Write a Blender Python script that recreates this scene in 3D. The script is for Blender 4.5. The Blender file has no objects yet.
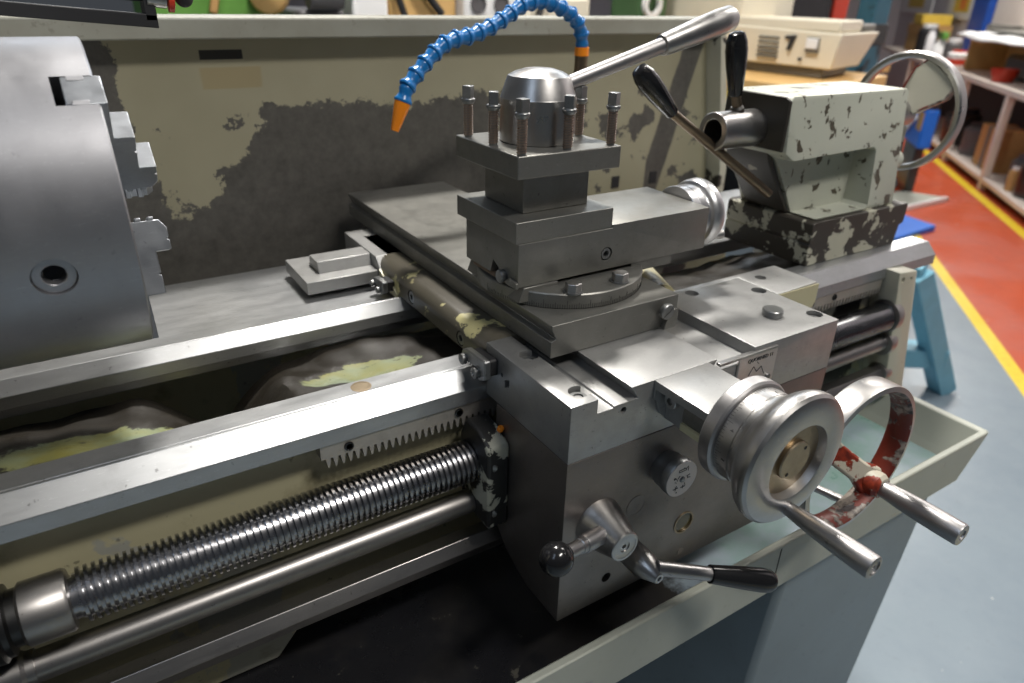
import bpy, bmesh, math, random
from mathutils import Vector, Matrix
random.seed(7)
SC = bpy.context.scene
COL = SC.collection
S = 0.68           # survey units -> metres
ZF = -0.35         # floor level in survey units
def T(p):
    return Vector((p[0]*S, p[1]*S, (p[2]-ZF)*S))

# ------------------------------------------------------------------ camera, world, light, exposure
cam_d = bpy.data.cameras.new('camera'); cam = bpy.data.objects.new('camera', cam_d); COL.objects.link(cam)
cam_d.sensor_width = 36.0; cam_d.lens = 695.0/1024*36; cam_d.clip_start = 0.02; cam_d.clip_end = 60
az, pit, rol = math.radians(32.588), math.radians(26.690), math.radians(1.3387)
Fv = Vector((math.sin(az)*math.cos(pit), math.cos(az)*math.cos(pit), -math.sin(pit)))
Rv = Fv.cross(Vector((0, 0, 1))).normalized(); Uv = Rv.cross(Fv)
R2 = Rv*math.cos(rol)+Uv*math.sin(rol); U2 = -Rv*math.sin(rol)+Uv*math.cos(rol)
m = Matrix((R2, U2, -Fv)).transposed().to_4x4()
m.translation = T((-0.3993, -0.5023, 1.3501)); cam.matrix_world = m
cam_d.dof.use_dof = True; cam_d.dof.focus_distance = 0.56; cam_d.dof.aperture_fstop = 6.0
SC.camera = cam
w = bpy.data.worlds.new('world'); SC.world = w; w.use_nodes = True
w.node_tree.nodes['Background'].inputs[0].default_value = (0.80, 0.88, 1.0, 1)
w.node_tree.nodes['Background'].inputs[1].default_value = 0.055
SC.view_settings.view_transform = 'Standard'; SC.view_settings.look = 'None'
SC.view_settings.gamma = 1.0; SC.view_settings.use_curve_mapping = False
SC.view_settings.exposure = 0.12
def lamp(name, loc, target, sx, sy, power, col=(1, 0.96, 0.9)):
    d = bpy.data.lights.new(name, 'AREA'); d.shape = 'RECTANGLE'; d.size = sx; d.size_y = sy; d.energy = power; d.color = col
    o = bpy.data.objects.new(name, d); COL.objects.link(o); o.location = T(loc)
    v = T(target)-T(loc); o.rotation_euler = v.to_track_quat('-Z', 'Y').to_euler()
    return o
lamp('ceiling_lamp_front', (.9, -2.1, 4.7), (0, .2, .9), .9, .25, 50)
lamp('ceiling_lamp_back', (.95, 2.0, 4.7), (0.1, .2, .9), .5, .2, 104)
lamp('bluish_fill_left', (-2.6, -1.2, 4.7), (-.4, .3, 1.0), .5, 1.8, 9, (.66, .80, 1))  # unseen bluish source, added for the cool sheen on the left way
lamp('fill_lamp_hall', (.8, 7.6, 4.7), (0, .5, .9), 2.6, .6, 24, (.84, .92, 1))  # unseen fill, added to lift the shaded steel tops
lamp('fill_lamp_far', (5.2, 5.4, 4.7), (.2, .1, .9), 2.0, .6, 24, (.84, .92, 1))  # unseen fill from the far side, also lifts shaded steel
lamp('fill_lamp_right', (4.6, 0.6, 4.7), (3.4, .6, 0), .5, 2.0, 46)  # unseen, added to brighten the tailstock and the floor
lamp('fill_lamp_aisle', (9.0, 4.4, 4.7), (9.2, 2.4, .6), 2.0, .6, 150)  # unseen, added to brighten the wall and pictures behind the shelf

# ------------------------------------------------------------------ materials
def srgb(r, g, b):
    f = lambda c: (c/255/12.92) if c/255 <= .04045 else ((c/255+.055)/1.055)**2.4
    return (f(r), f(g), f(b), 1)
class NT:
    def __init__(s, name):
        s.m = bpy.data.materials.new(name); s.m.use_nodes = True; s.t = s.m.node_tree; s.n = s.t.nodes
        s.b = s.n['Principled BSDF']; s.tc = s.n.new('ShaderNodeTexCoord')
    def link(s, a, b): s.t.links.new(a, b)
    def setin(s, sock, v):
        if hasattr(v, 'is_output') or isinstance(v, bpy.types.NodeSocket): s.link(v, sock)
        else: sock.default_value = v
    def noise(s, scale, detail=4, rough=.6, vec=None, dist=0):
        n = s.n.new('ShaderNodeTexNoise'); n.inputs['Scale'].default_value = scale; n.inputs['Detail'].default_value = detail
        n.inputs['Roughness'].default_value = rough; n.inputs['Distortion'].default_value = dist
        s.link(vec if vec is not None else s.tc.outputs['Object'], n.inputs['Vector']); return n.outputs[0]
    def mapping(s, scale=(1, 1, 1), loc=(0, 0, 0), rot=(0, 0, 0)):
        n = s.n.new('ShaderNodeMapping'); n.inputs['Scale'].default_value = scale; n.inputs['Location'].default_value = loc; n.inputs['Rotation'].default_value = rot
        s.link(s.tc.outputs['Object'], n.inputs['Vector']); return n.outputs[0]
    def step(s, v, lo, hi, a=0., b=1.):
        n = s.n.new('ShaderNodeMapRange'); n.inputs['From Min'].default_value = lo; n.inputs['From Max'].default_value = hi
        n.inputs['To Min'].default_value = a; n.inputs['To Max'].default_value = b; s.link(v, n.inputs['Value']); return n.outputs[0]
    def mix(s, f, a, b):
        n = s.n.new('ShaderNodeMix'); n.data_type = 'RGBA'; s.setin(n.inputs[0], f); s.setin(n.inputs[6], a); s.setin(n.inputs[7], b); return n.outputs[2]
    def math(s, op, a, b=0., c=None):
        n = s.n.new('ShaderNodeMath'); n.operation = op; s.setin(n.inputs[0], a); s.setin(n.inputs[1], b)
        if c is not None: s.setin(n.inputs[2], c)
        return n.outputs[0]
    def xyz(s, vec=None):
        n = s.n.new('ShaderNodeSeparateXYZ'); s.link(vec if vec is not None else s.tc.outputs['Object'], n.inputs[0]); return n.outputs
    def out(s, col=None, rough=None, metal=None, bump=None, bstr=.2, bdist=.001):
        if col is not None: s.setin(s.b.inputs['Base Color'], col)
        if rough is not None: s.setin(s.b.inputs['Roughness'], rough)
        if metal is not None: s.setin(s.b.inputs['Metallic'], metal)
        if bump is not None:
            n = s.n.new('ShaderNodeBump'); n.inputs['Strength'].default_value = bstr; n.inputs['Distance'].default_value = bdist
            s.link(bump, n.inputs['Height']); s.link(n.outputs[0], s.b.inputs['Normal'])
        return s.m
def steel(name, c, rough, stain=(0.06, .055, .05, 1), amt=.35, grain=(1, 1, 1), gs=60, var=.12, metal=1.0):
    t = NT(name); v = t.mapping(scale=grain)
    n1 = t.noise(gs, 5, .65, v); n2 = t.noise(9, 6, .65); n3 = t.noise(170, 3, .7); n4 = t.noise(26, 6, .7)
    cc = (c[0], c[1], c[2], 1)
    col = t.mix(t.step(n1, .3, .7, 0, var*2), cc, (c[0]*.6, c[1]*.6, c[2]*.58, 1))
    col = t.mix(t.step(n2, .42, .72, 0, amt*.8), col, (c[0]*.5, c[1]*.47, c[2]*.43, 1))
    col = t.mix(t.step(n4, .56, .76, 0, amt*.8), col, stain)
    col = t.mix(t.step(n3, .66, .72, 0, min(.8, amt*1.6)), col, stain)
    # fine scratches running across the grain
    sc = t.noise(30, 2, .5, t.mapping(scale=(1, 14, 9), rot=(.3, .5, .7)))
    col = t.mix(t.step(t.math('ABSOLUTE', t.math('SUBTRACT', sc, .5)), .004, 0, 0, .35), col, (min(1, c[0]*1.7), min(1, c[1]*1.7), min(1, c[2]*1.7), 1))
    return t.out(col, t.math('ADD', t.step(n1, .3, .7, rough-.05, rough+.07), t.step(n2, .4, .7, -.03, .06)), metal, n1, .06, .0006)
def paint(name, c, rough=.45, chip=(.05, .045, .04, 1), th=.6, scale=14, dirt=.35, thick=.015, cmetal=.3, chip2=None):
    t = NT(name); n = t.noise(scale, 8, .62, dist=.3); d = t.noise(5, 5, .6); d2 = t.noise(90, 3, .6)
    base = t.mix(t.step(d, .4, .75, 0, dirt), (c[0], c[1], c[2], 1), (c[0]*.5, c[1]*.46, c[2]*.38, 1))
    base = t.mix(t.step(d2, .62, .75, 0, dirt*.8), base, (c[0]*.4, c[1]*.37, c[2]*.32, 1))
    k = t.step(n, th, th+thick)
    if chip2: chip = t.mix(t.step(d2, .4, .6), chip, chip2)
    col = t.mix(k, base, chip)
    return t.out(col, t.mix(k, (rough,)*3+(1,), (.42,)*3+(1,)), t.math('MULTIPLY', k, cmetal), t.math('SUBTRACT', 1., k), .35, .0006)
def plain(name, c, rough=.5, metal=0., var=.15, scale=20):
    t = NT(name); n = t.noise(scale, 4)
    return t.out(t.mix(t.step(n, .35, .7, 0, var*2), (c[0], c[1], c[2], 1), (c[0]*.55, c[1]*.55, c[2]*.55, 1)), rough, metal)
M = {}
M['ground'] = steel('ground_steel', (.375, .375, .37), .43, amt=.34, metal=.70)
M['dull'] = steel('dull_steel', (.27, .275, .275), .38, amt=.4, metal=.85)
M['slide'] = steel('slide_steel', (.235, .232, .215), .42, amt=.35, metal=.72)
M['apron'] = steel('apron_steel', (.25, .226, .210), .42, amt=.25, gs=25, metal=.85)
M['way'] = steel('way_steel', (.48, .49, .50), .36, amt=.32, grain=(.25, 1, 1), gs=70, metal=.8)
M['wayside'] = steel('way_side_cast', (.34, .32, .30), .45, amt=.5, grain=(1, .3, .3), gs=120)
M['chuck'] = steel('chuck_steel', (.36, .36, .38), .42, amt=.12, grain=(1, .4, .4), gs=40, var=.06, metal=.85)
M['jaw'] = steel('jaw_steel', (.40, .42, .45), .34, amt=.2, metal=1.0)
M['rack'] = steel('rack_steel', (.52, .48, .43), .42, amt=.3, metal=.7)
M['bright'] = steel('polished_steel', (.45, .44, .43), .33, amt=.12, var=.05)
M['polish'] = steel('bright_polished_steel', (.60, .60, .61), .33, amt=.12, var=.04)
M['handle'] = steel('handle_steel', (.42, .41, .41), .40, amt=.22, var=.08)
M['screw'] = steel('screw_steel', (.42, .42, .44), .24, amt=.3, grain=(.3, 1, 1))
M['rod'] = steel('shaft_steel', (.40, .385, .375), .38, amt=.3, grain=(.1, 1, 1))
M['rusty'] = steel('rusty_thread', (.42, .33, .27), .45, stain=(.10, .05, .025, 1), amt=.7)
M['black_steel'] = steel('blackened_steel', (.09, .09, .09), .38, amt=.2)
M['dark'] = plain('dark_hole', (.012, .012, .012), .7)
M['black_plastic'] = plain('black_bakelite', (.012, .012, .013), .16, var=.05)
M['white_plate'] = plain('white_engraved_plate', srgb(225, 215, 208)[:3], .45, var=.05)
M['pink_plate'] = steel('bare_aluminium_plate', (.75, .70, .67), .45, amt=.1)
M['ink'] = plain('black_ink', (.02, .02, .02), .6)
M['red'] = plain('red_paint', srgb(200, 60, 35)[:3], .4)
M['brass_stain'] = steel('oil_stained_steel', (.42, .34, .24), .38, stain=(.20, .12, .04, 1), amt=.6)
M['cream'] = paint('cream_machine_paint', srgb(196, 193, 176)[:3], th=.63, scale=16)
M['tail'] = paint('chipped_cream_paint', srgb(184, 186, 172)[:3], th=.585, scale=46, dirt=.2, chip=(.10, .085, .06, 1))
M['tail_worn'] = paint('worn_cream_paint', srgb(186, 184, 166)[:3], th=.47, scale=26, dirt=.3, chip=(.055, .048, .04, 1))
M['tail_dark'] = paint('dark_worn_casting', srgb(52, 48, 42)[:3], th=.66, scale=30, dirt=.4, chip=srgb(170, 165, 150), cmetal=0)
M['tray'] = paint('grey_green_paint', srgb(168, 171, 160)[:3], th=.67, scale=18, dirt=.3, chip=(.35, .34, .32, 1))
M['rim_paint'] = paint('dirty_rim_paint', srgb(160, 160, 150)[:3], th=.70, scale=22, dirt=.75, chip=(.25, .25, .24, 1))
M['lens'] = plain('oil_sight_lens', srgb(78, 70, 40)[:3], .12)
M['pedestal'] = paint('blue_grey_paint', srgb(128, 140, 146)[:3], th=.72, scale=12, dirt=.3)
M['redwhite'] = paint('flaking_red_paint', srgb(190, 184, 168)[:3], th=.47, scale=52, dirt=.2, chip=srgb(146, 52, 28), cmetal=0., chip2=srgb(95, 30, 20))
M['redbrown'] = paint('old_red_paint', srgb(112, 40, 26)[:3], th=.50, scale=34, dirt=.7, chip=srgb(38, 28, 28), cmetal=0., chip2=srgb(150, 140, 130))
M['bracket'] = paint('black_paint_flaked_white', (.018, .018, .018), th=.53, scale=30, dirt=.1, chip=srgb(175, 175, 160), cmetal=0.)
M['saddle_cast'] = paint('dark_oily_casting', srgb(86, 82, 72)[:3], .33, th=.60, scale=16, dirt=.5, chip=srgb(196, 188, 138), cmetal=0.)
M['saddle_cream'] = paint('cream_casting_paint', srgb(190, 184, 150)[:3], .35, th=.62, scale=26, dirt=.35, chip=(.14, .13, .12, 1))
M['hose'] = plain('blue_hose_plastic', srgb(22, 110, 178)[:3], .28, var=.06)
M['orange'] = plain('orange_plastic', srgb(244, 140, 24)[:3], .35, var=.05)
M['brown_pipe'] = steel('tarnished_pipe', (.22, .17, .12), .4, amt=.4)
M['wood'] = plain('pale_wood', srgb(212, 172, 110)[:3], .55)
M['grey_plastic'] = plain('grey_plastic', srgb(110, 108, 102)[:3], .5)
M['cream_plastic'] = plain('cream_plastic', srgb(226, 218, 198)[:3], .45, var=.04)
M['shelf'] = plain('white_shelf_paint', srgb(226, 214, 204)[:3], .5, var=.06)
M['cardboard'] = plain('cardboard', srgb(190, 148, 92)[:3], .8)
M['white'] = plain('white_plastic', srgb(235, 235, 235)[:3], .5, var=.04)
M['black'] = plain('black_rubber', (.02, .02, .022), .6)
M['blue'] = plain('blue_plastic', srgb(30, 110, 215)[:3], .45, var=.08)
M['lightblue'] = plain('light_blue_paint', srgb(120, 178, 200)[:3], .5)
M['deepblue'] = plain('deep_blue_paint', srgb(20, 72, 160)[:3], .5)
M['teal'] = paint('dark_teal_paint', srgb(44, 92, 112)[:3], th=.56, scale=9, dirt=.4, chip=srgb(24, 36, 46), cmetal=0)
M['green'] = plain('green_paint', srgb(96, 148, 62)[:3], .55)
M['darkgreen'] = plain('green_casting', srgb(72, 104, 66)[:3], .5)
M['yellow'] = plain('yellow_card', srgb(232, 200, 80)[:3], .6)
M['jumble'] = plain('grey_metal_clutter', srgb(92, 90, 92)[:3], .5)

def m_splash():
    t = NT('splash_guard_paint'); o = t.tc.outputs['Object']
    x, y, z = t.xyz()
    nx = t.noise(30, 8, .72); nb = t.noise(4.5, 4, .55); fine = t.noise(70, 5, .7)
    wob = t.math('ADD', t.math('MULTIPLY', t.math('SUBTRACT', nx, .5), .11), t.math('MULTIPLY', t.math('SUBTRACT', nb, .5), .14))
    def lin(a, b, c):     # a*x+b*z+c  (metres, object space)
        return t.math('ADD', t.math('MULTIPLY', x, a), t.math('MULTIPLY_ADD', z, b, c))
    zz = lambda v: (v-.6)*S
    def edge(p, q):       # signed distance, positive on the left of p->q
        px, pz = p[0]*S, zz(p[1]); qx, qz = q[0]*S, zz(q[1]); L = math.hypot(qx-px, qz-pz)
        nx_, nz_ = -(qz-pz)/L, (qx-px)/L
        return lin(nx_, nz_, -(nx_*px+nz_*pz))
    poly = [(-.318, 1.26), (-.288, 1.129), (-.253, .996), (-.2, .989), (-.078, 1.114), (-.071, 1.26)]
    inA = None                                     # painted tongue that survives left of the middle
    for p, q in zip(poly, poly[1:]):
        e = edge(p, q); inA = e if inA is None else t.math('MINIMUM', inA, e)
    inB = t.math('MINIMUM', edge((-.1, 1.147), (.5, 1.132)), edge((-.318, 1.3), (-.30, 1.15)))
    inC = t.math('SUBTRACT', x, .40*S)
    f = t.math('MAXIMUM', t.math('MAXIMUM', inA, inB), inC)
    f = t.math('ADD', f, t.math('MULTIPLY', wob, .95))
    k = t.step(f, -.0015, .0015)
    # small chips inside the beige
    chips = t.step(t.math('MINIMUM', t.noise(17, 6, .65), t.step(z, zz(1.19), zz(1.05), .5, .75)), .575, .585)
    k = t.math('MULTIPLY', k, t.math('SUBTRACT', 1., chips))
    # long slanting dark band near the right hand end
    p1 = t.math('ABSOLUTE', edge((.885, .92), (.972, 1.21)))
    dark_band = t.math('MULTIPLY', t.step(t.math('ADD', p1, t.math('MULTIPLY', wob, .05)), .024, .02), t.step(x, .86*S, .865*S))
    k = t.math('MULTIPLY', k, t.math('SUBTRACT', 1., dark_band))
    beige = t.mix(t.step(nb, .3, .7), srgb(158, 153, 130), srgb(142, 137, 114))
    dark = t.mix(t.step(fine, .35, .7), srgb(92, 89, 84), srgb(72, 70, 66))
    col = t.mix(k, dark, beige)
    bx = t.math('MAXIMUM', t.math('ABSOLUTE', t.math('SUBTRACT', x, -.14*S)), t.math('MULTIPLY', t.math('ABSOLUTE', t.math('SUBTRACT', z, zz(1.244))), 4.6))
    col = t.mix(t.step(bx, .0245, .0235), col, srgb(40, 38, 34))
    gx = t.math('MAXIMUM', t.math('ABSOLUTE', t.math('SUBTRACT', x, -.128*S)), t.math('MULTIPLY', t.math('ABSOLUTE', t.math('SUBTRACT', z, zz(1.206))), 2.9))
    col = t.mix(t.step(t.math('ADD', gx, t.math('MULTIPLY', wob, .06)), .036, .033, 0, .32), col, srgb(140, 112, 44))
    return t.out(col, t.mix(k, (.42,)*3+(1,), (.5,)*3+(1,)), 0., t.math('ADD', k, t.math('MULTIPLY', fine, .3)), .3, .0005)
M['splash'] = m_splash()
def m_bed():
    t = NT('bed_casting_paint'); n = t.noise(7, 6, .6, dist=.4); d = t.noise(16, 6, .65); f = t.noise(60, 4)
    col = t.mix(t.step(n, .53, .545), srgb(186, 180, 148), srgb(166, 166, 156))
    col = t.mix(t.step(d, .56, .74, 0, .7), col, srgb(112, 98, 66))
    col = t.mix(t.step(f, .68, .72, 0, .5), col, srgb(50, 45, 38))
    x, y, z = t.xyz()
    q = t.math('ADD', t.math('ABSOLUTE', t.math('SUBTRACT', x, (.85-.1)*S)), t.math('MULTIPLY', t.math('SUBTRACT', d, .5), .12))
    col = t.mix(t.step(q, .034, .028), col, (.01, .01, .01, 1))  # ragged near-black band on the wall by the end bracket
    return t.out(col, .42, 0., n, .1, .001)
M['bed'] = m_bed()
def m_trough():
    t = NT('oily_trough_paint'); n = t.noise(13, 8, .68, dist=.3); f = t.noise(60, 4); g = t.noise(14, 3); x, y, z = t.xyz()
    pc = t.mix(t.step(g, .4, .6), srgb(128, 124, 62), srgb(122, 134, 112))
    def blob(cx, cy, rx, ry):
        a = t.math('DIVIDE', t.math('SUBTRACT', x, (cx-.1)*S), rx*S); b = t.math('DIVIDE', t.math('SUBTRACT', y, (cy-.3)*S), ry*S)
        return t.math('SQRT', t.math('ADD', t.math('MULTIPLY', a, a), t.math('MULTIPLY', b, b)))
    q = t.math('MINIMUM', blob(-.43, .32, .11, .045), blob(-.12, .325, .10, .035))
    q = t.math('ADD', q, t.math('MULTIPLY', t.math('SUBTRACT', n, .5), 3.2))
    col = t.mix(t.step(q, .92, 1.0), pc, (.020, .017, .013, 1))
    col = t.mix(t.step(f, .6, .66, 0, .8), col, (.03, .025, .018, 1))
    return t.out(col, t.step(n, .45, .55, .3, .5), 0., n, .4, .003)
M['trough'] = m_trough()
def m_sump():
    t = NT('oily_shaded_tray_floor'); n = t.noise(7, 8, .65); x, y, z = t.xyz(); f = t.noise(55, 5, .7)
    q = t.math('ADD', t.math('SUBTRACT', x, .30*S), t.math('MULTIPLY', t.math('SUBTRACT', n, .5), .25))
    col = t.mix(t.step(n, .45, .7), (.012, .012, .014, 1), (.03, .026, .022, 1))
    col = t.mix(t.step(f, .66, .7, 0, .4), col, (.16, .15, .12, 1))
    lit_floor = t.mix(t.step(n, .4, .6), srgb(128, 162, 150), srgb(158, 172, 182))
    col = t.mix(t.step(q, -.01, .01), col, lit_floor)  # oil and cast shade painted dark at left, lit tone at right
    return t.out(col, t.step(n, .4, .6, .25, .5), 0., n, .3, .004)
M['sump'] = m_sump()
AX = (math.cos(math.radians(41.47)), math.sin(math.radians(41.47)))     # the workshop's own long axis
BX = (AX[1], -AX[0])
def m_floor():
    t = NT('painted_workshop_floor'); x, y, z = t.xyz(); n = t.noise(3, 6, .6); f = t.noise(40, 5, .7); sp = t.noise(22, 2, .5)
    d = t.math('ADD', t.math('MULTIPLY', x, BX[0]), t.math('MULTIPLY', y, BX[1]))
    grey = t.mix(t.step(n, .35, .65), srgb(128, 141, 150), srgb(112, 126, 137))
    red = t.mix(t.step(n, .35, .65), srgb(190, 80, 46), srgb(168, 70, 44))
    al = t.math('ADD', t.math('MULTIPLY', x, AX[0]), t.math('MULTIPLY', y, AX[1]))       # unseen near stretch kept grey to cut red bounce on the steel
    red = t.mix(t.step(al, 1.90*S, 1.905*S), grey, red)
    col = t.mix(t.step(d, 1.705*S, 1.707*S), grey, red)
    yl = t.mix(t.step(f, .3, .7), srgb(236, 206, 50), srgb(214, 184, 48))
    y1 = t.step(t.math('ABSOLUTE', t.math('SUBTRACT', d, 1.742*S)), .0275, .0265)
    y2 = t.step(t.math('ABSOLUTE', t.math('SUBTRACT', d, 2.63*S)), .032, .031)
    col = t.mix(t.math('MAXIMUM', y1, y2), col, yl)
    col = t.mix(t.step(f, .6, .72, 0, .25), col, (.12, .12, .12, 1))
    col = t.mix(t.step(sp, .745, .755, 0, .6), col, (.75, .75, .72, 1))
    return t.out(col, t.step(n, .4, .6, .28, .42), 0., f, .05, .001)
M['floor'] = m_floor()
M['wall'] = plain('painted_wall', srgb(206, 200, 204)[:3], .7, var=.04, scale=3)

# ------------------------------------------------------------------ mesh building
class MB:
    def __init__(s): s.v = []; s.f = []; s.mi = []; s.cur = 0
    def add(s, vs, fs):
        k = len(s.v); s.v += [Vector(p) for p in vs]; s.f += [[i+k for i in f] for f in fs]; s.mi += [s.cur]*len(fs); return s
    def box(s, x0, x1, y0, y1, z0, z1):
        v = [(x, y, z) for x in (x0, x1) for y in (y0, y1) for z in (z0, z1)]
        return s.add(v, [(0, 1, 3, 2), (4, 6, 7, 5), (0, 4, 5, 1), (2, 3, 7, 6), (0, 2, 6, 4), (1, 5, 7, 3)])
    def prism(s, pts, ax, a, b):
        def P(p, t):
            return {'x': (t, p[0], p[1]), 'y': (p[0], t, p[1]), 'z': (p[0], p[1], t)}[ax]
        n = len(pts); v = [P(p, a) for p in pts]+[P(p, b) for p in pts]
        f = [list(range(n))[::-1], list(range(n, 2*n))]+[(i, (i+1) % n, n+(i+1) % n, n+i) for i in range(n)]
        return s.add(v, f)
    def lathe(s, prof, o, d, n=32):
        """prof: (radius, distance along d) pairs"""
        d = Vector(d).normalized(); u = d.orthogonal().normalized(); w_ = d.cross(u); o = Vector(o); vs = []; rows = []
        for r, h in prof:
            if r < 1e-6: rows.append([len(vs)]); vs.append(o+d*h)
            else:
                rows.append(list(range(len(vs), len(vs)+n)))
                vs += [o+d*h+(u*math.cos(2*math.pi*i/n)+w_*math.sin(2*math.pi*i/n))*r for i in range(n)]
        fs = []
        for a, b in zip(rows, rows[1:]):
            for i in range(n):
                j = (i+1) % n
                if len(a) == 1 and len(b) == 1: continue
                if len(a) == 1: fs.append((a[0], b[i], b[j]))
                elif len(b) == 1: fs.append((a[i], b[0], a[j]))
                else: fs.append((a[i], b[i], b[j], a[j]))
        if len(rows[0]) > 1: fs.append(rows[0][::-1])
        if len(rows[-1]) > 1: fs.append(rows[-1])
        return s.add(vs, fs)
    def cyl(s, p, q, r, r2=None, n=24):
        p = Vector(p); q = Vector(q); return s.lathe([(r, 0), (r if r2 is None else r2, (q-p).length)], p, q-p, n)
    def ring(s, ro, ri, o, d, t, n=48):
        """flat ring of thickness t along d"""
        d = Vector(d).normalized(); u = d.orthogonal().normalized(); w_ = d.cross(u); o = Vector(o); vs = []
        for r, h in ((ro, 0), (ro, t), (ri, t), (ri, 0)):
            vs += [o+d*h+(u*math.cos(2*math.pi*i/n)+w_*math.sin(2*math.pi*i/n))*r for i in range(n)]
        fs = [(k*n+i, k*n+(i+1) % n, ((k+1) % 4)*n+(i+1) % n, ((k+1) % 4)*n+i) for k in range(4) for i in range(n)]
        return s.add(vs, fs)
    def tube(s, path, r, n=12):
        path = [Vector(p) for p in path]; vs = []; m_ = len(path); up = Vector((.13, .21, .97)).normalized()
        for i, p in enumerate(path):
            t = (path[min(i+1, m_-1)]-path[max(i-1, 0)]).normalized(); u = t.cross(up).normalized(); w_ = t.cross(u)
            rr = r[i] if isinstance(r, (list, tuple)) else r
            vs += [p+(u*math.cos(2*math.pi*k/n)+w_*math.sin(2*math.pi*k/n))*rr for k in range(n)]
        fs = [(i*n+k, i*n+(k+1) % n, (i+1)*n+(k+1) % n, (i+1)*n+k) for i in range(m_-1) for k in range(n)]
        fs += [list(range(n))[::-1], list(range((m_-1)*n, m_*n))]
        return s.add(vs, fs)
    def ball(s, c, r, n=24, sq=1.0):
        return s.lathe([(0, -r)]+[(r*math.sin(math.pi*i/12), -r*math.cos(math.pi*i/12)) for i in range(1, 12)]+[(0, r)], c, (0, 0, 1), n)
    def xf(s, fn): s.v = [Vector(fn(p)) for p in s.v]; return s
ORG = {}
KIDS = []
def mesh_of(mb, name, org):
    me = bpy.data.meshes.new(name); me.from_pydata([T(p)-org for p in mb.v], [], mb.f)
    me.polygons.foreach_set('material_index', mb.mi)
    bm = bmesh.new(); bm.from_mesh(me); bmesh.ops.recalc_face_normals(bm, faces=bm.faces); bm.to_mesh(me); bm.free()
    return me
def build(name, mb, mat, parent=None, bevel=0.0, ang=35, cut=None, seg=2, label=None):
    org = ORG[parent] if parent is not None else Vector((0, 0, 0))
    me = mesh_of(mb, name, org)
    o = bpy.data.objects.new(name, me); COL.objects.link(o)
    for k in (mat if isinstance(mat, (list, tuple)) else [mat]): me.materials.append(M[k])
    if parent is not None: o.parent = parent
    ORG[o] = org
    if bevel:
        b = o.modifiers.new('bevel', 'BEVEL'); b.width = bevel*S; b.segments = seg; b.limit_method = 'ANGLE'; b.angle_limit = math.radians(40); b.use_clamp_overlap = True
    if cut:
        tmp = []
        for c in cut:
            cme = mesh_of(c, 'cutter', org); co = bpy.data.objects.new('cutter', cme); COL.objects.link(co); tmp.append(co)
            if parent is not None: co.parent = parent
            bo = o.modifiers.new('bool', 'BOOLEAN'); bo.operation = 'DIFFERENCE'; bo.solver = 'EXACT'; bo.object = co
        bpy.context.view_layer.update()
        new = bpy.data.meshes.new_from_object(o.evaluated_get(bpy.context.evaluated_depsgraph_get()))
        o.modifiers.clear(); old = o.data; o.data = new; bpy.data.meshes.remove(old); new.name = name
        for co in tmp: bpy.data.objects.remove(co)
        me = new
    me.shade_smooth(); me.set_sharp_from_angle(angle=math.radians(ang))
    if label: o['label'] = label
    return o
def thing(name, label, cat, loc, group=None):
    o = bpy.data.objects.new(name, None); COL.objects.link(o); o.location = T(loc); o.empty_display_size = .02
    o['label'] = label; o['category'] = cat
    if group: o['group'] = group
    ORG[o] = T(loc); return o
def tag(o, label, cat, group=None):
    o['label'] = label; o['category'] = cat
    if group: o['group'] = group
    return o
def struct(name, mb, mat, **k):
    o = build(name, mb, mat, **k); o['kind'] = 'structure'; return o
def text(body, size, mat, parent, org, xdir, ydir, ext=.0003, name='lettering', label=None):
    """flat lettering as real thin mesh; org in survey units, xdir/ydir = reading and up directions"""
    cu = bpy.data.curves.new('t', 'FONT'); cu.body = body; cu.size = size*S; cu.extrude = ext*S; cu.align_x = 'CENTER'; cu.align_y = 'CENTER'
    to = bpy.data.objects.new('t', cu); COL.objects.link(to); bpy.context.view_layer.update()
    me = bpy.data.meshes.new_from_object(to.evaluated_get(bpy.context.evaluated_depsgraph_get()))
    bpy.data.objects.remove(to); bpy.data.curves.remove(cu)
    X = Vector(xdir).normalized(); Y = Vector(ydir).normalized(); Z = X.cross(Y)
    mm = Matrix((X, Y, Z)).transposed().to_4x4(); mm.translation = T(org)-ORG[parent]; me.transform(mm); me.name = name
    me.materials.clear(); me.materials.append(M[mat])
    o = bpy.data.objects.new(name, me); COL.objects.link(o); o.parent = parent; ORG[o] = ORG[parent]
    return o
def RP(s_, t_, z): return (s_*AX[0]+t_*BX[0], s_*AX[1]+t_*BX[1], z)
def rbox(mb, s0, s1, t0, t1, z0, z1):
    v = [RP(a, b, c) for a in (s0, s1) for b in (t0, t1) for c in (z0, z1)]
    return mb.add(v, [(0, 1, 3, 2), (4, 6, 7, 5), (0, 4, 5, 1), (2, 3, 7, 6), (0, 2, 6, 4), (1, 5, 7, 3)])
def arc(cx, cy, r, a0, a1, n):
    return [(cx+r*math.cos(math.radians(a0+(a1-a0)*i/n)), cy+r*math.sin(math.radians(a0+(a1-a0)*i/n))) for i in range(n+1)]
def cap_screw(parent, p, d, r=.011, name='cap_screw', mat='dull', deep=.006):
    """socket head lying in its counterbore, head face just under the surface"""
    d = Vector(d).normalized(); p = Vector(p)
    o = build(name, MB().lathe([(r*.8, -.02), (r*.8, -deep), (r*.45, -deep), (r*.45, -deep-.008), (0, -deep-.008)], p, d, 20), mat, parent, ang=30)
    return o
def bore(p, d, r, depth, n=20):
    d = Vector(d).normalized(); p = Vector(p); return MB().cyl(p+d*.01, p-d*depth, r, n=n)

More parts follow.
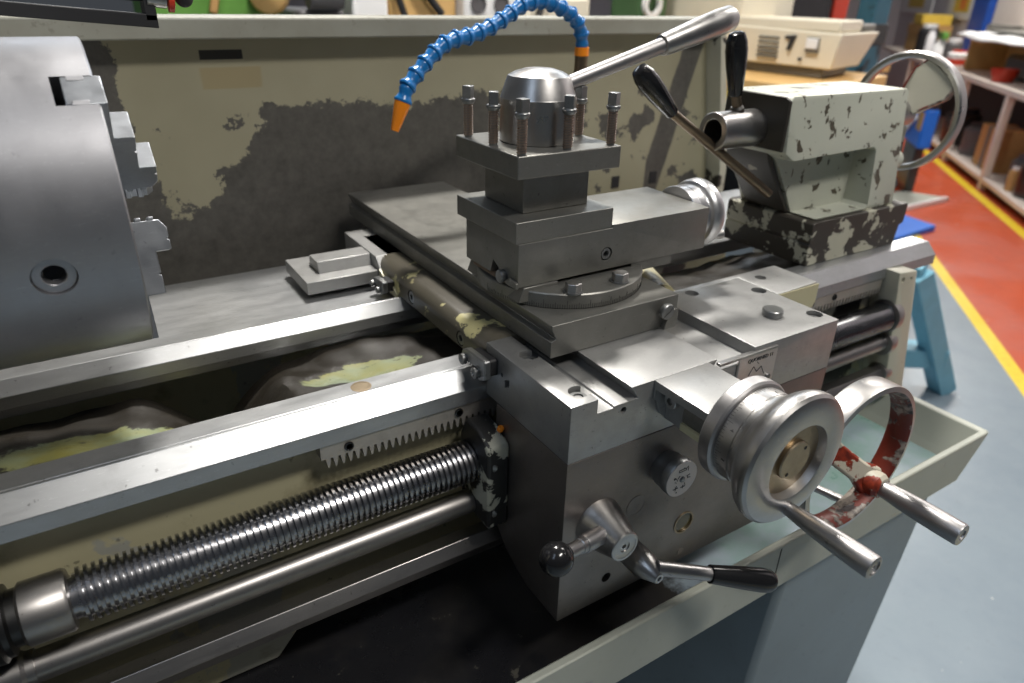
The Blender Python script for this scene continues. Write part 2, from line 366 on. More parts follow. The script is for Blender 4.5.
# ------------------------------------------------------------------ room
fl = MB(); fl.add([(-6, -8, ZF), (22, -8, ZF), (22, 22, ZF), (-6, 22, ZF)], [(0, 1, 2, 3)])
fl.add([(-6, -8, ZF-.1), (22, -8, ZF-.1), (22, 22, ZF-.1), (-6, 22, ZF-.1)], [(3, 2, 1, 0)])
struct('floor', fl, 'floor')
struct('wall_right', rbox(MB(), 2, 24, 3.4, 3.55, ZF, 4.2), 'wall')
struct('wall_far', rbox(MB(), 17.5, 17.7, -12, 3.4, ZF, 4.2), 'wall')

# ------------------------------------------------------------------ lathe bed
bed = thing('lathe_bed', 'long cast lathe bed with bright ground ways under the carriage and chuck', 'lathe bed', (.1, .3, .9))
X0, X1 = -1.25, 1.07
way = MB().prism([(.1835, .8655), (.1835, .886), (.2053, .9078), (.2088, .9078), (.2096, .9066), (.2106, .9078), (.2425, .9078), (.2425, .8655)], 'x', X0, X1)
build('front_way', way, 'way', bed, .0012, label='bright front way with bevelled outer edge')
way = MB().prism([(.437, .8775), (.437, .895), (.4540, .9117), (.4575, .9117), (.4590, .893), (.4685, .893), (.4700, .9), (.715, .9), (.715, .86), (.45, .86), (.45, .8775)], 'x', X0, X1)
build('rear_way', way, 'way', bed, .0010, label='bright rear way, bevelled edge and dark groove')
wall = MB()
wpts = [(X0, .531), (-.31, .531), (-.306, .533), (-.28, .565), (-.235, .61), (.62, .61), (.72, .585), (.80, .54), (.81, .531), (X1-.02, .531), (X1-.02, .866), (X0, .866)]
wall.prism(wpts, 'y', .212, .24)
build('front_wall', wall, 'bed', bed, .003, label='cream painted front wall with oily patches, a black band and an arched foot')
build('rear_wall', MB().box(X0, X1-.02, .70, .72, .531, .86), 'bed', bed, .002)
tg = MB(); nx_, ny_ = 180, 16
def trough_z(x, y):
    u = (y-.2425)/.19
    z = .887-.036*u+.005*math.sin(x*23+u*3)+.003*math.sin(x*61+u*7)*math.sin(x*37-u*9)
    z -= .075*math.exp(-((x+.305)/.055)**2)
    z += .013*math.exp(-((x+.225)/.022)**2-((u-.45)/.35)**2) + .010*math.exp(-((x+.10)/.10)**2-((u-.95)/.3)**2)
    return min(z, .903)
for i in range(nx_+1):
    for j in range(ny_+1):
        x = -1.1+2.13*i/nx_; y = .243+.205*j/ny_; tg.v.append(Vector((x, y, trough_z(x, y))))
tg.f = [(i*(ny_+1)+j, (i+1)*(ny_+1)+j, (i+1)*(ny_+1)+j+1, i*(ny_+1)+j+1) for i in range(nx_) for j in range(ny_)]; tg.mi = [0]*len(tg.f)
build('trough', tg, 'trough', bed, label='oily yellow green casting between the ways')
rk = []; px = -.0092; xa, xb = -.225, .90
rk += [(xa, .8655), (xb, .8655)]
x = xb
while x > xa+.011:
    rk += [(x, .846), (x-.0022, .8330), (x-.0044, .8330), (x-.0066, .846)]; x -= .0092
rk += [(xa, .846)]
rack = build('rack', MB().prism(rk, 'y', .186, .206), 'rack', bed, label='toothed steel rack under the front way')
for xs in (-.19, -.04, .55, .75):
    build('screw', MB().lathe([(.006, -.004), (.006, .002), (.004, .0025), (.004, 0), (0, 0)], (xs, .186, .8555), (0, -1, 0), 16), 'black_steel', rack)
build('backing_strip', MB().box(X0, X1-.02, .206, .213, .852, .866), 'wayside', bed, .001)
eb = build('end_bracket', MB().prism([(.897, .886), (.959, .880), (1.045, .585), (.975, .585)], 'y', .155, .212), 'cream', bed, .003, label='cream end bracket that carries the shafts',
           cut=[bore((.915, .155, .868), (0, -1, 0), .006, .02), bore((.943, .155, .866), (0, -1, 0), .004, .02)])
for xx_, zz_, r_ in ((.922, .7864, .034), (.940, .7215, .026), (.960, .645, .022)):
    build('collar', MB().lathe([(r_*.7, -.012), (r_, -.010), (r_, .006), (r_*.8, .020)], (xx_, .172, zz_), (1, 0, 0), 28), 'rod', eb)
build('plug', MB().lathe([(.012, -.01), (.012, .004), (.009, .008), (0, .008)], (-.40, .212, .676), (0, -1, 0), 16), 'brass_stain', bed, label='round rusty plug above the rod')
build('oil_spot', MB().lathe([(.013, -.001), (.013, .0003), (.0105, .0004), (.0105, .0001), (0, .0001)], (-.155, .226, .9078), (0, 0, 1), 24), 'brass_stain', bed, label='rusty round plug set in the front way')

build('unseen_headstock', MB().box(-1.3, -.66, .04, .66, .9085, 1.33), 'cream', bed, .02, label='unseen cream headstock casting that carries the chuck')  # out of frame, added to block light from left of the chuck
# lead screw: a real square thread
def screw_thread(x0, x1, y, z, ro, ri, pitch, n=40):
    mb = MB(); K = 6; rows = int((x1-x0)/pitch*K)
    rad = (ri, ri, ri, ro, ro, ro); off = (.02, .30, .46, .54, .88, .98)
    for i in range(rows):
        c, k = divmod(i, K)
        for j in range(n):
            a = 2*math.pi*j/n
            xx = x0+(c+off[k]+j/n)*pitch
            mb.v.append(Vector((min(max(xx, x0), x1), y+rad[k]*math.cos(a), z+rad[k]*math.sin(a))))
    for i in range(rows-1):
        for j in range(n):
            if j < n-1: mb.f.append((i*n+j, i*n+j+1, (i+1)*n+j+1, (i+1)*n+j))
            elif i+1+K < rows: mb.f.append((i*n+j, (i+K)*n, (i+1+K)*n, (i+1)*n+j))
    mb.mi = [0]*len(mb.f); return mb
LY, LZ = .172, .7845
ls = thing('lead_screw', 'thick threaded lead screw running below the front way, topmost of the three shafts', 'screw', (-.3, LY, LZ))
build('thread', screw_thread(-.4945, .925, LY, LZ, .0291, .0240, .0074), 'screw', ls, ang=30)
build('core', MB().cyl((-.50, LY, LZ), (.925, LY, LZ), .0225, n=28), 'screw', ls)
build('sleeve', MB().lathe([(.0, 0), (.030, 0), (.033, .003), (.033, .040), (.031, .043), (.026, .044), (0, .044)], (-.541, LY, LZ), (1, 0, 0), 36), 'rod', ls, label='plain sleeve at the left end of the thread')
build('coupling', MB().lathe([(.040, -.2), (.040, -.018), (.036, -.015), (.036, -.010), (.029, -.008), (.029, .0), (.0, .0)], (-.541, LY, LZ), (1, 0, 0), 36), 'black_steel', ls, label='dark stepped coupling at the far left')
fr = thing('feed_shaft', 'plain round steel feed shaft, middle one of the three shafts', 'shaft', (-.3, .172, .713))
build('shaft', MB().cyl((-.56, .172, .7130), (.945, .172, .7230), .0168, n=32), 'rod', fr)
build('coupling', MB().lathe([(.022, -.15), (.022, -.012), (.019, -.008), (.019, 0), (0, 0)], (-.545, .172, .7130), (1, 0, 0), 32), 'rod', fr)
tag(build('control_rod', MB().prism([(.172-.018, .6415), (.172-.008, .658), (.172+.012, .658), (.172+.019, .641), (.172+.01, .624), (.172-.012, .624)], 'x', -.9, .96), 'rod', None, .001),
    'angular control rod with sharp bright edge, lowest of the three shafts', 'rod')

# ------------------------------------------------------------------ chuck
CY, CZ, CR, CXF = .33, 1.149, .1545, -.366
ch = thing('lathe_chuck', 'big round steel three jaw chuck at the left edge', 'chuck', (-.45, CY, CZ))
def rot_x(mb, deg):
    a = math.radians(deg); c, s_ = math.cos(a), math.sin(a)
    return mb.xf(lambda p: (p[0], CY+p[1]*c-p[2]*s_, CZ+p[1]*s_+p[2]*c))
cuts = []
for a in (130, 250, 370):
    cuts.append(rot_x(MB().box(-.3995, -.36, .03, .2, -.0162, .0162), a))
for a in (190, 310, 70):
    cuts.append(rot_x(MB().cyl((-.433, .142, 0), (-.433, .17, 0), .0178, n=28), a))
    cuts.append(rot_x(MB().box(-.4415, -.4245, .115, .16, -.0085, .0085), a))
cuts.append(rot_x(MB().cyl((-.40, 0, 0), (-.3, 0, 0), .030, n=32), 0))
build('chuck_body', MB().lathe([(0, 0), (.1585, 0), (.1585, .075), (.157, .0765), (.1545, .077), (.1545, .2825), (.1530, .284), (0, .284)], (-.65, CY, CZ), (1, 0, 0), 128), 'chuck', ch, cut=cuts, ang=30, label='turned steel chuck body')
for a in (130, 250, 370):
    prof = [(-.390, .030), (-.334, .030), (-.3275, .039), (-.3275, .0495), (-.3295, .0500), (-.3295, .0515), (-.3275, .0520), (-.3275, .0622), (-.343, .0625), (-.343, .0855), (-.345, .0860), (-.345, .0875), (-.343, .0880), (-.343, .1075), (-.3605, .108), (-.3605, .1535), (-.392, .1535)]
    mb = MB(); mb.prism([(p[0], p[1]) for p in prof], 'z', -.0158, .0158); rot_x(mb, a)
    j = build('chuck_jaw', mb, 'jaw', ch, .0008, label='stepped bright steel jaw')
    nt = MB()
    for sx in (-1, 1): nt.box(-.3870, -.3738, .1490, .1538, sx*.0137-.0026, sx*.0137+.0026)
    build('guide_groove', rot_x(nt, a), 'chuck', j, .0003)
    st = MB()
    for k in range(4): st.box(-.3805+k*.012, -.3745+k*.012, .0262, .0305, -.0158, .0158)
    build('scroll_teeth', rot_x(st, a), 'jaw', j, .0008)
for a in (190, 310, 70):
    build('key_socket', rot_x(MB().ring(.0175, .0095, (-.433, .138, 0), (0, 1, 0), .0125, 28), a), 'chuck', ch, .001, label='round key socket with a square hole')

# ------------------------------------------------------------------ carriage: saddle, apron, screws, wheels
ca = thing('lathe_carriage', 'steel lathe carriage with apron, saddle wings and two handwheels', 'carriage', (.2, .1, .7))
top = [(0, .8742), (0, .95), (.0375, .95), (.0375, .931), (.0605, .931), (.0615, .9335), (.080, .9335), (.097, .9335), (.0855, .951), (.2245, .951), (.213, .9335), (.2925, .9335), (.2925, .95), (.465, .95), (.465, .8742)]
front = MB().prism(top, 'y', 0, .183)
caps = [(.0279, .1264, .95), (.0283, .0248, .95)]
bh = [(.3515, .1719, .95), (.4969, .1500, .95), (.4504, .1291, .95), (.4504, .0297, .95)]
cut = [bore(p, (0, 0, 1), .0125, .008) for p in caps]+[bore((x, y, .95), (0, 0, 1), r, .012) for (x, y, z), r in zip(bh, (.0105, .009, .0115, .0115)) if x < .465]
cut += [bore((.0759, 0, .9235), (0, -1, 0), .0045, .02), MB().prism([(.1265, .922), (.1375, .9165), (.1375, .906), (.1265, .911)], 'x', -.01, .012), bore((0, .144, .921), (-1, 0, 0), .003, .01)]
sd = build('saddle_front', front, 'ground', ca, .0012, cut=cut, label='ground front saddle block with a raised dovetail plate')
for p in caps: cap_screw(sd, p, (0, 0, 1), .0125)
for (x, y, z) in bh[2:]: cap_screw(sd, (x, y, z), (0, 0, 1), .0113)
wing = MB().prism([(.465, .1045), (.563, .1075), (.563, .1925), (.2925, .1925), (.2925, .1832), (.465, .1832)], 'z', .908, .95)
build('saddle_wing', wing, 'ground', ca, .0012, cut=[bore((.4969, .1650, .95), (0, 0, 1), .009, .012)], label='right hand wing of the saddle')
build('wing_face', MB().box(.466, .562, .1035, .1046, .909, .9485), 'saddle_cream', sd, label='cream painted edge of the right wing')
build('plug', MB().lathe([(.0135, 0), (.0145, .0015), (.0145, .0085), (.0132, .0098), (0, .0098)], (.3932, .057, .95), (0, 0, 1), 36), 'dull', sd, .0, label='round flat oil plug standing proud')
# bridge over the bed
br = MB().prism([(.26, .905), (.006, .905), (.0, .912)]+[(.0+.02-.02*math.cos(math.radians(a)), .93+.02*math.sin(math.radians(a))) for a in range(0, 91, 15)]+[(.30, .95), (.30, .905)][0:2], 'y', .183, .66)
build('saddle_bridge', br, 'saddle_cast', ca, .001, label='dark oily saddle casting with flakes of cream paint', cut=[bore((0, .255, .924), (-1, 0, 0), .011, .004), bore((0, .415, .926), (-1, 0, 0), .011, .004)])
for yy, zz_ in ((.255, .924), (.415, .926)):
    build('cap_screw', MB().lathe([(.0095, 0), (.0095, .003), (.0045, .003), (.0045, -.002), (0, -.002)], (.004, yy, zz_), (-1, 0, 0), 20), 'dull', ca)
lump = MB().prism([(.30, .905)]+[(.30+.11*i/8, .945-.035*(i/8)**1.6) for i in range(9)]+[(.41, .905)], 'y', .193, .42)
build('saddle_shoulder', lump, 'saddle_cream', ca, .003, label='cream painted shoulder behind the right wing')
build('shoulder_rib', MB().cyl((.335, .22, .925), (.40, .40, .93), .026, .03), 'saddle_cream', ca, label='rounded cream rib with a glossy top')
rw = MB().prism([(.70, .905), (.70, .95), (.552, .95), (.545, .945), (.535, .934), (.52, .926), (.50, .922), (.478, .921), (.47, .915), (.47, .905)], 'x', -.002, .05)
build('rear_wing', rw, 'ground', ca, .001, label='raised rear corner of the saddle with a curved foot')
build('rear_wing_paint', MB().prism([(.533, .9330), (.52, .9272), (.50, .9232), (.478, .9222), (.462, .913), (.462, .9062), (.53, .9062)], 'x', -.0035, .046), 'saddle_cream', ca, label='pale flaking paint on the rear corner')
rp = build('rear_plate', MB().prism([(-.124, .5374), (-.002, .5374), (-.002, .66), (-.124, .66)], 'z', .909, .93), 'ground', ca, .001, label='flat plate reaching left over the rear way')
build('key_bar', MB().prism([(.567, .93), (.575, .948), (.615, .948), (.62, .93)], 'x', -.094, .02), 'ground', rp, .0008)
def wiper(y0, z0, sc, fl_):
    pts = [(.2077, .9347), (.1975, .9398), (.152, .9418), (.149, .939), (.149, .916), (.151, .9145), (.164, .9085), (.1666, .910), (.1666, .922), (.170, .9245), (.2085, .920), (.2107, .922)]
    return MB().prism([(y0+(p[0]-.149)*sc, z0+(p[1]-.9078)*sc) for p in pts], 'x', -.022, -.013)
for (y0, z0, sc) in ((.149, .9078, 1.0), (.474, .9085, .72)):
    wp = build('way_wiper', wiper(y0, z0, sc, 1), 'dull', ca, .0015, label='small angled way wiper')
    fm = wiper(y0, z0, sc, 1); fm.xf(lambda p: (p[0]+.0125 if p[0] > -.015 else p[0]+.0085, y0+.03*sc+(p[1]-y0-.03*sc)*.85, z0+.016*sc+(p[2]-z0-.016*sc)*.85))
    build('felt', fm, 'black', wp, .001, label='black felt pad')
    for dy, dz in ((.0525, .0160), (.020, .0110)):
        build('screw', MB().lathe([(.0065*sc+.001, 0), (.0065*sc+.001, .005), (.004, .006), (.0025, .004), (0, .004)], (-.022, y0+dy*sc, z0+dz*sc), (-1, 0, 0), 16), 'dull', wp)
# apron
ap = MB().prism([(0, .8735), (.157, .8735), (.157, .70), (.150, .672), (.128, .65), (.10, .636), (.07, .6265), (0, .6265)], 'x', 0, .465)
apo = build('apron', ap, 'apron', ca, .0012, label='flat steel apron front', cut=[bore((.0776, 0, .6637), (0, -1, 0), .0075, .02), bore((.2109, 0, .6975), (0, -1, 0), .0165, .006, 28)])
build('sight_glass', MB().ring(.0180, .0158, (.2109, -.0012, .6975), (0, 1, 0), .005, 32), 'brass_stain', apo, label='oil sight glass ring')
build('sight_lens', MB().cyl((.2109, .0012, .6975), (.2109, .006, .6975), .0163, n=28), 'lens', apo, label='amber oil level window')
build('screw_head', MB().lathe([(.0155, -.001), (.0155, .0006), (.0135, .0006), (.0135, .0002), (.004, .0002), (.004, -.004), (0, -.004)], (.1155, 0, .7677), (0, -1, 0), 28), 'apron', apo)
build('screw_head', MB().lathe([(.006, -.001), (.006, .0008), (.0045, .0012), (0, .0012)], (.2143, 0, .6422), (0, -1, 0), 20), 'apron', apo)
kb = build('selector_knob', MB().lathe([(.0215, -.002), (.0235, .004), (.0245, .008), (.0245, .018), (.0255, .0195), (.0262, .0215), (.0262, .031), (.0255, .032), (0, .032)], (.155, 0, .816), (0, -1, 0), 44), 'dull', ca, label='round selector knob')
build('knob_plate', MB().cyl((.155, -.0318, .816), (.155, -.0330, .816), .0252, n=44), 'white_plate', kb, label='pale symbol plate on the knob')
build('screw', MB().lathe([(.0042, 0), (.0042, .001), (.003, .0022), (0, .0026)], (.155, -.033, .816), (0, -1, 0), 16), 'dull', kb)
mk = MB()
def tick(cx, cz, w_, h_, rot=0):
    c, s_ = math.cos(rot), math.sin(rot); pts = [(-w_/2, -h_/2), (w_/2, -h_/2), (w_/2, h_/2), (-w_/2, h_/2)]
    mk.prism([(.155+cx+p[0]*c-p[1]*s_, .816+cz+p[0]*s_+p[1]*c) for p in pts], 'y', -.0334, -.0329)
for (cx, cz, w_, h_, r_) in ((-.001, .0155, .012, .0008, 0), (-.001, .0125, .012, .0008, 0), (-.007, .014, .0008, .0035, 0), (.005, .014, .0008, .0035, 0), (.001, .0165, .003, .0008, .7), (.007, .0165, .003, .0008, .7), (.0085, .013, .0008, .005, 0),
        (-.013, .005, .0028, .0028, .4), (-.009, .0025, .0008, .006, .5), (-.006, .005, .005, .0007, .9), (-.0105, -.0015, .004, .0007, -.5), (.010, .003, .006, .0007, .2), (.012, -.001, .005, .0007, -.3), (.009, .0005, .0007, .005, .3),
        (-.0095, -.0115, .008, .0009, 0), (-.0095, -.0115, .0009, .006, 0), (-.0075, -.009, .0008, .004, .5), (.003, -.0125, .008, .0009, 0), (.003, -.0125, .0009, .005, 0), (.006, -.009, .0008, .004, .4), (-.007, -.018, .0016, .0016, 0)):
    tick(cx, cz, w_, h_, r_)
build('symbols', mk, 'ink', kb, label='black engraved symbols')
# feed lever with ball, and lower lever with black grip
lv = build('feed_lever', MB().lathe([(.0340, 0), (.0338, .003), (.0330, .006), (.0205, .047), (.0200, .051), (.0190, .052), (.0160, .052), (.0160, .0515), (.0152, .0512), (.0075, .0512), (.0075, .0500), (.0030, .0500), (.0025, .046), (0, .046)], (.0535, 0, .769), (0, -1, 0), 56), 'bright', ca, label='tapered steel lever boss on the apron')
sp = Vector((.043, -.026, .7765)); ep = Vector((-.0430, -.046, .794)); dd = (ep-sp).normalized()
build('lever_arm', MB().lathe([(.0112, .0), (.0112, .040), (.0106, .042), (.0096, .0425), (.0096, .049), (.0085, .050), (.0085, .085)], sp, dd, 24), 'handle', lv)
build('ball_knob', MB().lathe([(.009, -.0185), (.0105, -.0178)]+[(.0195*math.sin(math.radians(a)), -.0195*math.cos(math.radians(a))) for a in range(30, 180, 10)]+[(0, .0195)], ep, dd, 32), 'black_plastic', lv, label='glossy black ball')
lb = build('clutch_lever', MB().lathe([(.0185, 0), (.0185, .034), (.0180, .037), (.0078, .062), (.0068, .063), (.0032, .063), (.0027, .060), (0, .060)], (.108, 0, .7), (0, -1, 0), 36), 'bright', ca, label='bullet shaped lever boss on the apron')
a0 = Vector((.112, -.052, .707)); a1 = Vector((.2615, -.121, .6665)); dd = (a1-a0).normalized(); L = (a1-a0).length
build('lever_arm', MB().lathe([(.0100, 0), (.0092, L*.47)], a0, dd, 20), 'handle', lb)
build('grip', MB().lathe([(.0105, L*.44), (.0120, L*.445), (.0124, L*.50), (.0148, L*.72), (.0160, L*.88), (.0152, L*.95), (.0118, L*.985), (.006, L*1.0), (0, L*1.003)], a0, dd, 28), 'black_plastic', lb, label='long black plastic grip')
# lead-screw nut bracket
nb_ = build('nut_bracket', MB().prism([(.1213, .829), (.150, .846), (.182, .846), (.198, .815), (.198, .70), (.1213, .70)], 'x', -.032, 0), 'bracket', ca, .004, label='black bracket with flaking white paint where the lead screw enters')
build('oil_cap', MB().lathe([(.0045, 0), (.0045, .005), (.003, .0065), (0, .0065)], (-.004, .140, .8425), (0, -.5, .85), 16), 'orange', nb_, label='small orange oil cap')
for yy, zz_ in ((.1213, .80), (.1213, .725)):
    build('screw', MB().lathe([(.006, 0), (.006, .004), (.004, .005), (0, .005)], (-.0225, yy+.004, zz_), (-.6, -.8, 0), 16), 'dull', nb_)
# cross-feed bracket and handwheel
HX, HZ = .1655, .9245
bk = MB().prism([(.1197, .927), (.1197, .951), (.208, .951), (.208, .927), (.203, .905), (.19, .893), (.166, .888), (.142, .893), (.13, .905), (.1245, .922)], 'y', -.092, 0)
bko = build('screw_bracket', bk, 'ground', ca, .001, cut=[MB().prism([(.1100, .9400), (.1385, .9400), (.1405, .935), (.1405, .885), (.1100, .885)], 'y', -.084, -.004)], label='square bearing block of the cross feed screw')
build('cap_screw', MB().lathe([(.0095, 0), (.0095, .008), (.0085, .009), (.0045, .009), (.0045, .004), (0, .004)], (.1412, -.016, .926), (-1, 0, 0), 20), 'bright', bko)
build('screw_barrel', MB().lathe([(.027, 0), (.0305, .002), (.0305, .051), (.027, .053)], (.1655, -.087, .9165), (0, 1, 0), 40), 'slide', bko)
build('scale_strip', MB().box(.1330, .1370, -.086, -.036, .8985, .9075), 'saddle_cream', bko, label='cream painted strip below the block')
hw = build('cross_feed_handwheel', MB().lathe([(.050, -.009), (.0560, -.006), (.0565, -.002), (.0580, .001), (.0640, .005), (.0695, .010), (.0738, .0155), (.0763, .021), (.0770, .0265), (.0763, .0305), (.0735, .0338), (.0670, .0358), (.0580, .0366), (.0455, .0368), (.0440, .0362), (.0420, .027), (.0405, .0255), (0, .0255)], (HX, -.134, HZ), (0, -1, 0), 96), 'bright', ca, ang=28, label='heavy polished cross feed handwheel')
build('thrust_collar', MB().lathe([(.030, -.008), (.058, -.006), (.0615, -.003), (.0618, .002), (.0618, .011), (.0595, .0135), (.0570, .014), (.05, .014)], (HX, -.093, HZ), (0, -1, 0), 80), 'handle', hw, label='wide plain collar behind the dial')
dl = build('dial', MB().lathe([(.054, -.001), (.0560, 0), (.0563, .001), (.0563, .0175), (.0552, .018), (.0552, .0188), (.0562, .0192), (.0562, .0202), (.0550, .0207), (.0550, .0215), (.0560, .0219), (.0560, .0228), (.0548, .0233), (.0548, .0240), (.0558, .0244), (.0558, .0256), (.053, .027)], (HX, -.1075, HZ), (0, -1, 0), 96), 'bright', hw, ang=25, label='graduated dial')
gm = MB()
for k in range(100):
    a = 2*math.pi*k/100; L = .0085 if k % 10 == 0 else (.006 if k % 5 == 0 else .004)
    c, s_ = math.cos(a), math.sin(a); r0, r1 = .0560, .05645
    vs = []
    for yy in (-.1085, -.1085-L):
        for t_ in (-.00018, .00018):
            for r in (r0, r1): vs.append((HX+r*c-t_*s_, yy, HZ+r*s_+t_*c))
    gm.add(vs, [(0, 1, 3, 2), (4, 6, 7, 5), (0, 4, 5, 1), (2, 3, 7, 6), (0, 2, 6, 4), (1, 5, 7, 3)])
build('graduations', gm, 'ink', dl)
for k in range(10):
    a = 2*math.pi*k/10+.12; c, s_ = math.cos(a), math.sin(a)
    text(str(k), .0062, 'ink', dl, (HX+.0563*c, -.1205, HZ+.0563*s_), (-s_, 0, c), (0, 1, 0), name='numeral')
build('recess_face', MB().ring(.0425, .0220, (HX, -.1610, HZ), (0, 1, 0), .003, 64), 'brass_stain', hw, label='brown oil stained hub recess')
hc = build('hub_cap', MB().lathe([(.0228, 0), (.0228, .0055), (.0215, .0068), (0, .0068)], (HX, -.1595, HZ), (0, -1, 0), 48), 'brass_stain', hw, ang=40)
for q in ((.012, .0125), (-.010, -.0135)):
    build('pin_hole', MB().lathe([(.0022, 0), (.0022, .0004), (0, .0004)], (HX+q[0], -.1662, HZ+q[1]), (0, -1, 0), 14), 'dark', hc)
hp = [(.0072, -.002), (.0076, .004), (.0090, .018), (.0108, .040), (.0120, .064), (.0127, .088), (.0128, .100), (.0124, .1030), (.0105, .1038), (.0082, .1038), (.0082, .1024), (.0030, .1024), (.0025, .099), (0, .099)]
build('handle', MB().lathe(hp, (HX+.002, -.1665, .864), (0, -1, 0), 36), 'handle', hw, label='tapered steel turning handle')
# dial index plate with hand engraving
pq = build('index_plate', MB().prism([(.262, .942), (.262, .905), (.270, .890), (.334, .890), (.334, .942)], 'y', -.004, -.0005), 'pink_plate', ca, .0006, label='bare plate with hand engraved lettering beside the dial')
build('index_bar', MB().box(.226, .334, -.004, .003, .9405, .9445), 'bright', pq, .0004)
text('QUORNED 11', .0078, 'ink', pq, (.302, -.0043, .9340), (1, 0, 0), (0, 0, 1))
zz2 = MB()
for (xa_, za_, xb_, zb_) in ((.283, .912, .291, .924), (.291, .924, .298, .915), (.298, .915, .306, .921), (.306, .921, .314, .908), (.296, .930, .300, .926)):
    dx, dz = xb_-xa_, zb_-za_; L = math.hypot(dx, dz); nx1, nz1 = -dz/L*.0004, dx/L*.0004
    zz2.prism([(xa_+nx1, za_+nz1), (xb_+nx1, zb_+nz1), (xb_-nx1, zb_-nz1), (xa_-nx1, za_-nz1)], 'y', -.0045, -.0038)
build('scribed_lines', zz2, 'ink', pq)
build('screw', MB().lathe([(.0042, 0), (.0040, .003), (.0025, .004), (0, .004)], (.322, -.004, .902), (0, -1, 0), 16), 'dull', pq)
# carriage handwheel, thin rim with painted inside
WX, WZ = .406, .800
cw = build('carriage_handwheel', MB().lathe([(.0, -.02), (.020, -.02), (.024, .02), (.026, .032), (.022, .046), (0, .046)], (WX, 0, WZ), (0, -1, 0), 36), 'redwhite', ca, label='carriage handwheel with flaking red and white paint')
rm = MB(); N = 96
pr = [(.1120, -.083, 0), (.1128, -.086, 0), (.1128, -.112, 0), (.1120, -.1155, 0), (.1050, -.1165, 1), (.1015, -.113, 1), (.1000, -.1, 1), (.1015, -.087, 1), (.1055, -.083, 1)]
for (r, yy, k) in pr:
    for i in range(N): rm.v.append(Vector((WX+r*math.cos(2*math.pi*i/N), yy, WZ+r*math.sin(2*math.pi*i/N))))
for k in range(len(pr)):
    for i in range(N):
        k2 = (k+1) % len(pr); rm.f.append((k*N+i, k*N+(i+1) % N, k2*N+(i+1) % N, k2*N+i)); rm.mi.append(1 if pr[k][2] and pr[k2][2] else 0)
build('rim', rm, ['bright', 'redbrown'], cw, ang=40, label='polished rim, dark red paint inside')
for ang_ in (-44, 136):
    a = math.radians(ang_); sp_ = MB()
    st_ = [(.012, -.030, .023, .010), (.05, -.060, .0165, .0075), (.08, -.085, .0165, .0065), (.104, -.100, .026, .008)]
    vs = []
    for (r, yy, hw_, hy) in st_:
        for sgn, hh in ((-1, -1), (1, -1), (1, 1), (-1, 1)):
            vs.append((WX+r*math.cos(a)-sgn*hw_*math.sin(a), yy+hh*hy, WZ+r*math.sin(a)+sgn*hw_*math.cos(a)))
    fs = [(0, 1, 2, 3), (12, 15, 14, 13)]+[(4*k+i, 4*k+(i+1) % 4, 4*k+4+(i+1) % 4, 4*k+4+i) for k in range(3) for i in range(4)]
    sp_.add(vs, fs); build('spoke', sp_, 'redwhite', cw, .004, label='broad spoke with red paint showing through')
HP = (WX+.105*math.cos(math.radians(-44)), -.108, WZ+.105*math.sin(math.radians(-44)))
build('handle_boss', MB().lathe([(.021, -.016), (.020, .004), (.016, .009), (.010, .010)], HP, (0, -1, 0), 28), 'redwhite', cw)
build('handle', MB().lathe([(.0115, .004), (.0122, .012), (.0142, .035), (.0156, .065), (.0162, .095), (.0162, .118), (.0152, .1210), (.0080, .1214), (.0076, .1195), (0, .1195)], HP, (0, -1, 0), 32), 'handle', cw, label='plain steel handle')
lk = Vector((.405, -.02, .715))
build('interlock_lever', MB().lathe([(.006, -.03), (.006, .05), (.0068, .08), (.0062, .086), (0, .087)], lk, (.55, -.75, -.25), 20), 'bright', ca, label='short chrome lever behind the handwheel spoke')

# ------------------------------------------------------------------ cross slide
cs = thing('cross_slide', 'long flat steel cross slide under the round swivel base', 'slide', (.147, .45, .96))
xs0 = .1027
build('slide_body', MB().prism([(.0437, .9515), (.0437, .973), (.0512, .976), (.0440, .9905), (.0440, .9948), (.2500, .9948), (.2500, .9515)], 'y', xs0, .795), 'slide', cs, .0007, label='dark ground slide with a grooved left flank')
gb = build('gib', MB().prism([(.222, .9520), (.2405, .9520), (.2445, .958), (.2445, .977), (.238, .980), (.228, .975)], 'y', .094, .103), 'slide', cs, .0006)
build('gib_screw', MB().lathe([(.0102, 0), (.0108, .0015), (.0108, .006), (.0095, .0075), (0, .0078)], (.2215, .0965, .9795), (0, -1, 0), 28), 'dull', gb, cut=[MB().box(.2045, .2385, .0872, .0905, .9785, .9805).xf(lambda p: (.2215+(p[0]-.2215)*.766-(p[2]-.9795)*.643, p[1], .9795+(p[0]-.2215)*.643+(p[2]-.9795)*.766))], label='slotted gib screw')
# swivel + bolts (swivel turns with the top slide)
ts = thing('top_slide', 'compact top slide with small dial wheel standing on the cross slide', 'slide', (.2, .24, 1.0))
sw = MB().lathe([(.114, 0), (.115, .001), (.115, .0185), (.1135, .0200), (0, .0200)], (.147, .235, .9949), (0, 0, 1), 128)
swo = build('swivel_base', sw, 'slide', ts, ang=30, label='round swivel base graduated round its rim')
gd = MB()
for k in range(120):
    a = math.radians(180+k*1.5); c, s_ = math.cos(a), math.sin(a); L = .011 if k % 10 == 0 else (.008 if k % 5 == 0 else .0055)
    vs = [(.147+r*c-t_*s_, .235+r*s_+t_*c, zz_) for zz_ in (.9955, .9955+L) for t_ in (-.00025, .00025) for r in (.1145, .1153)]
    gd.add(vs, [(0, 1, 3, 2), (4, 6, 7, 5), (0, 4, 5, 1), (2, 3, 7, 6), (0, 2, 6, 4), (1, 5, 7, 3)])
build('graduations', gd, 'ink', swo)
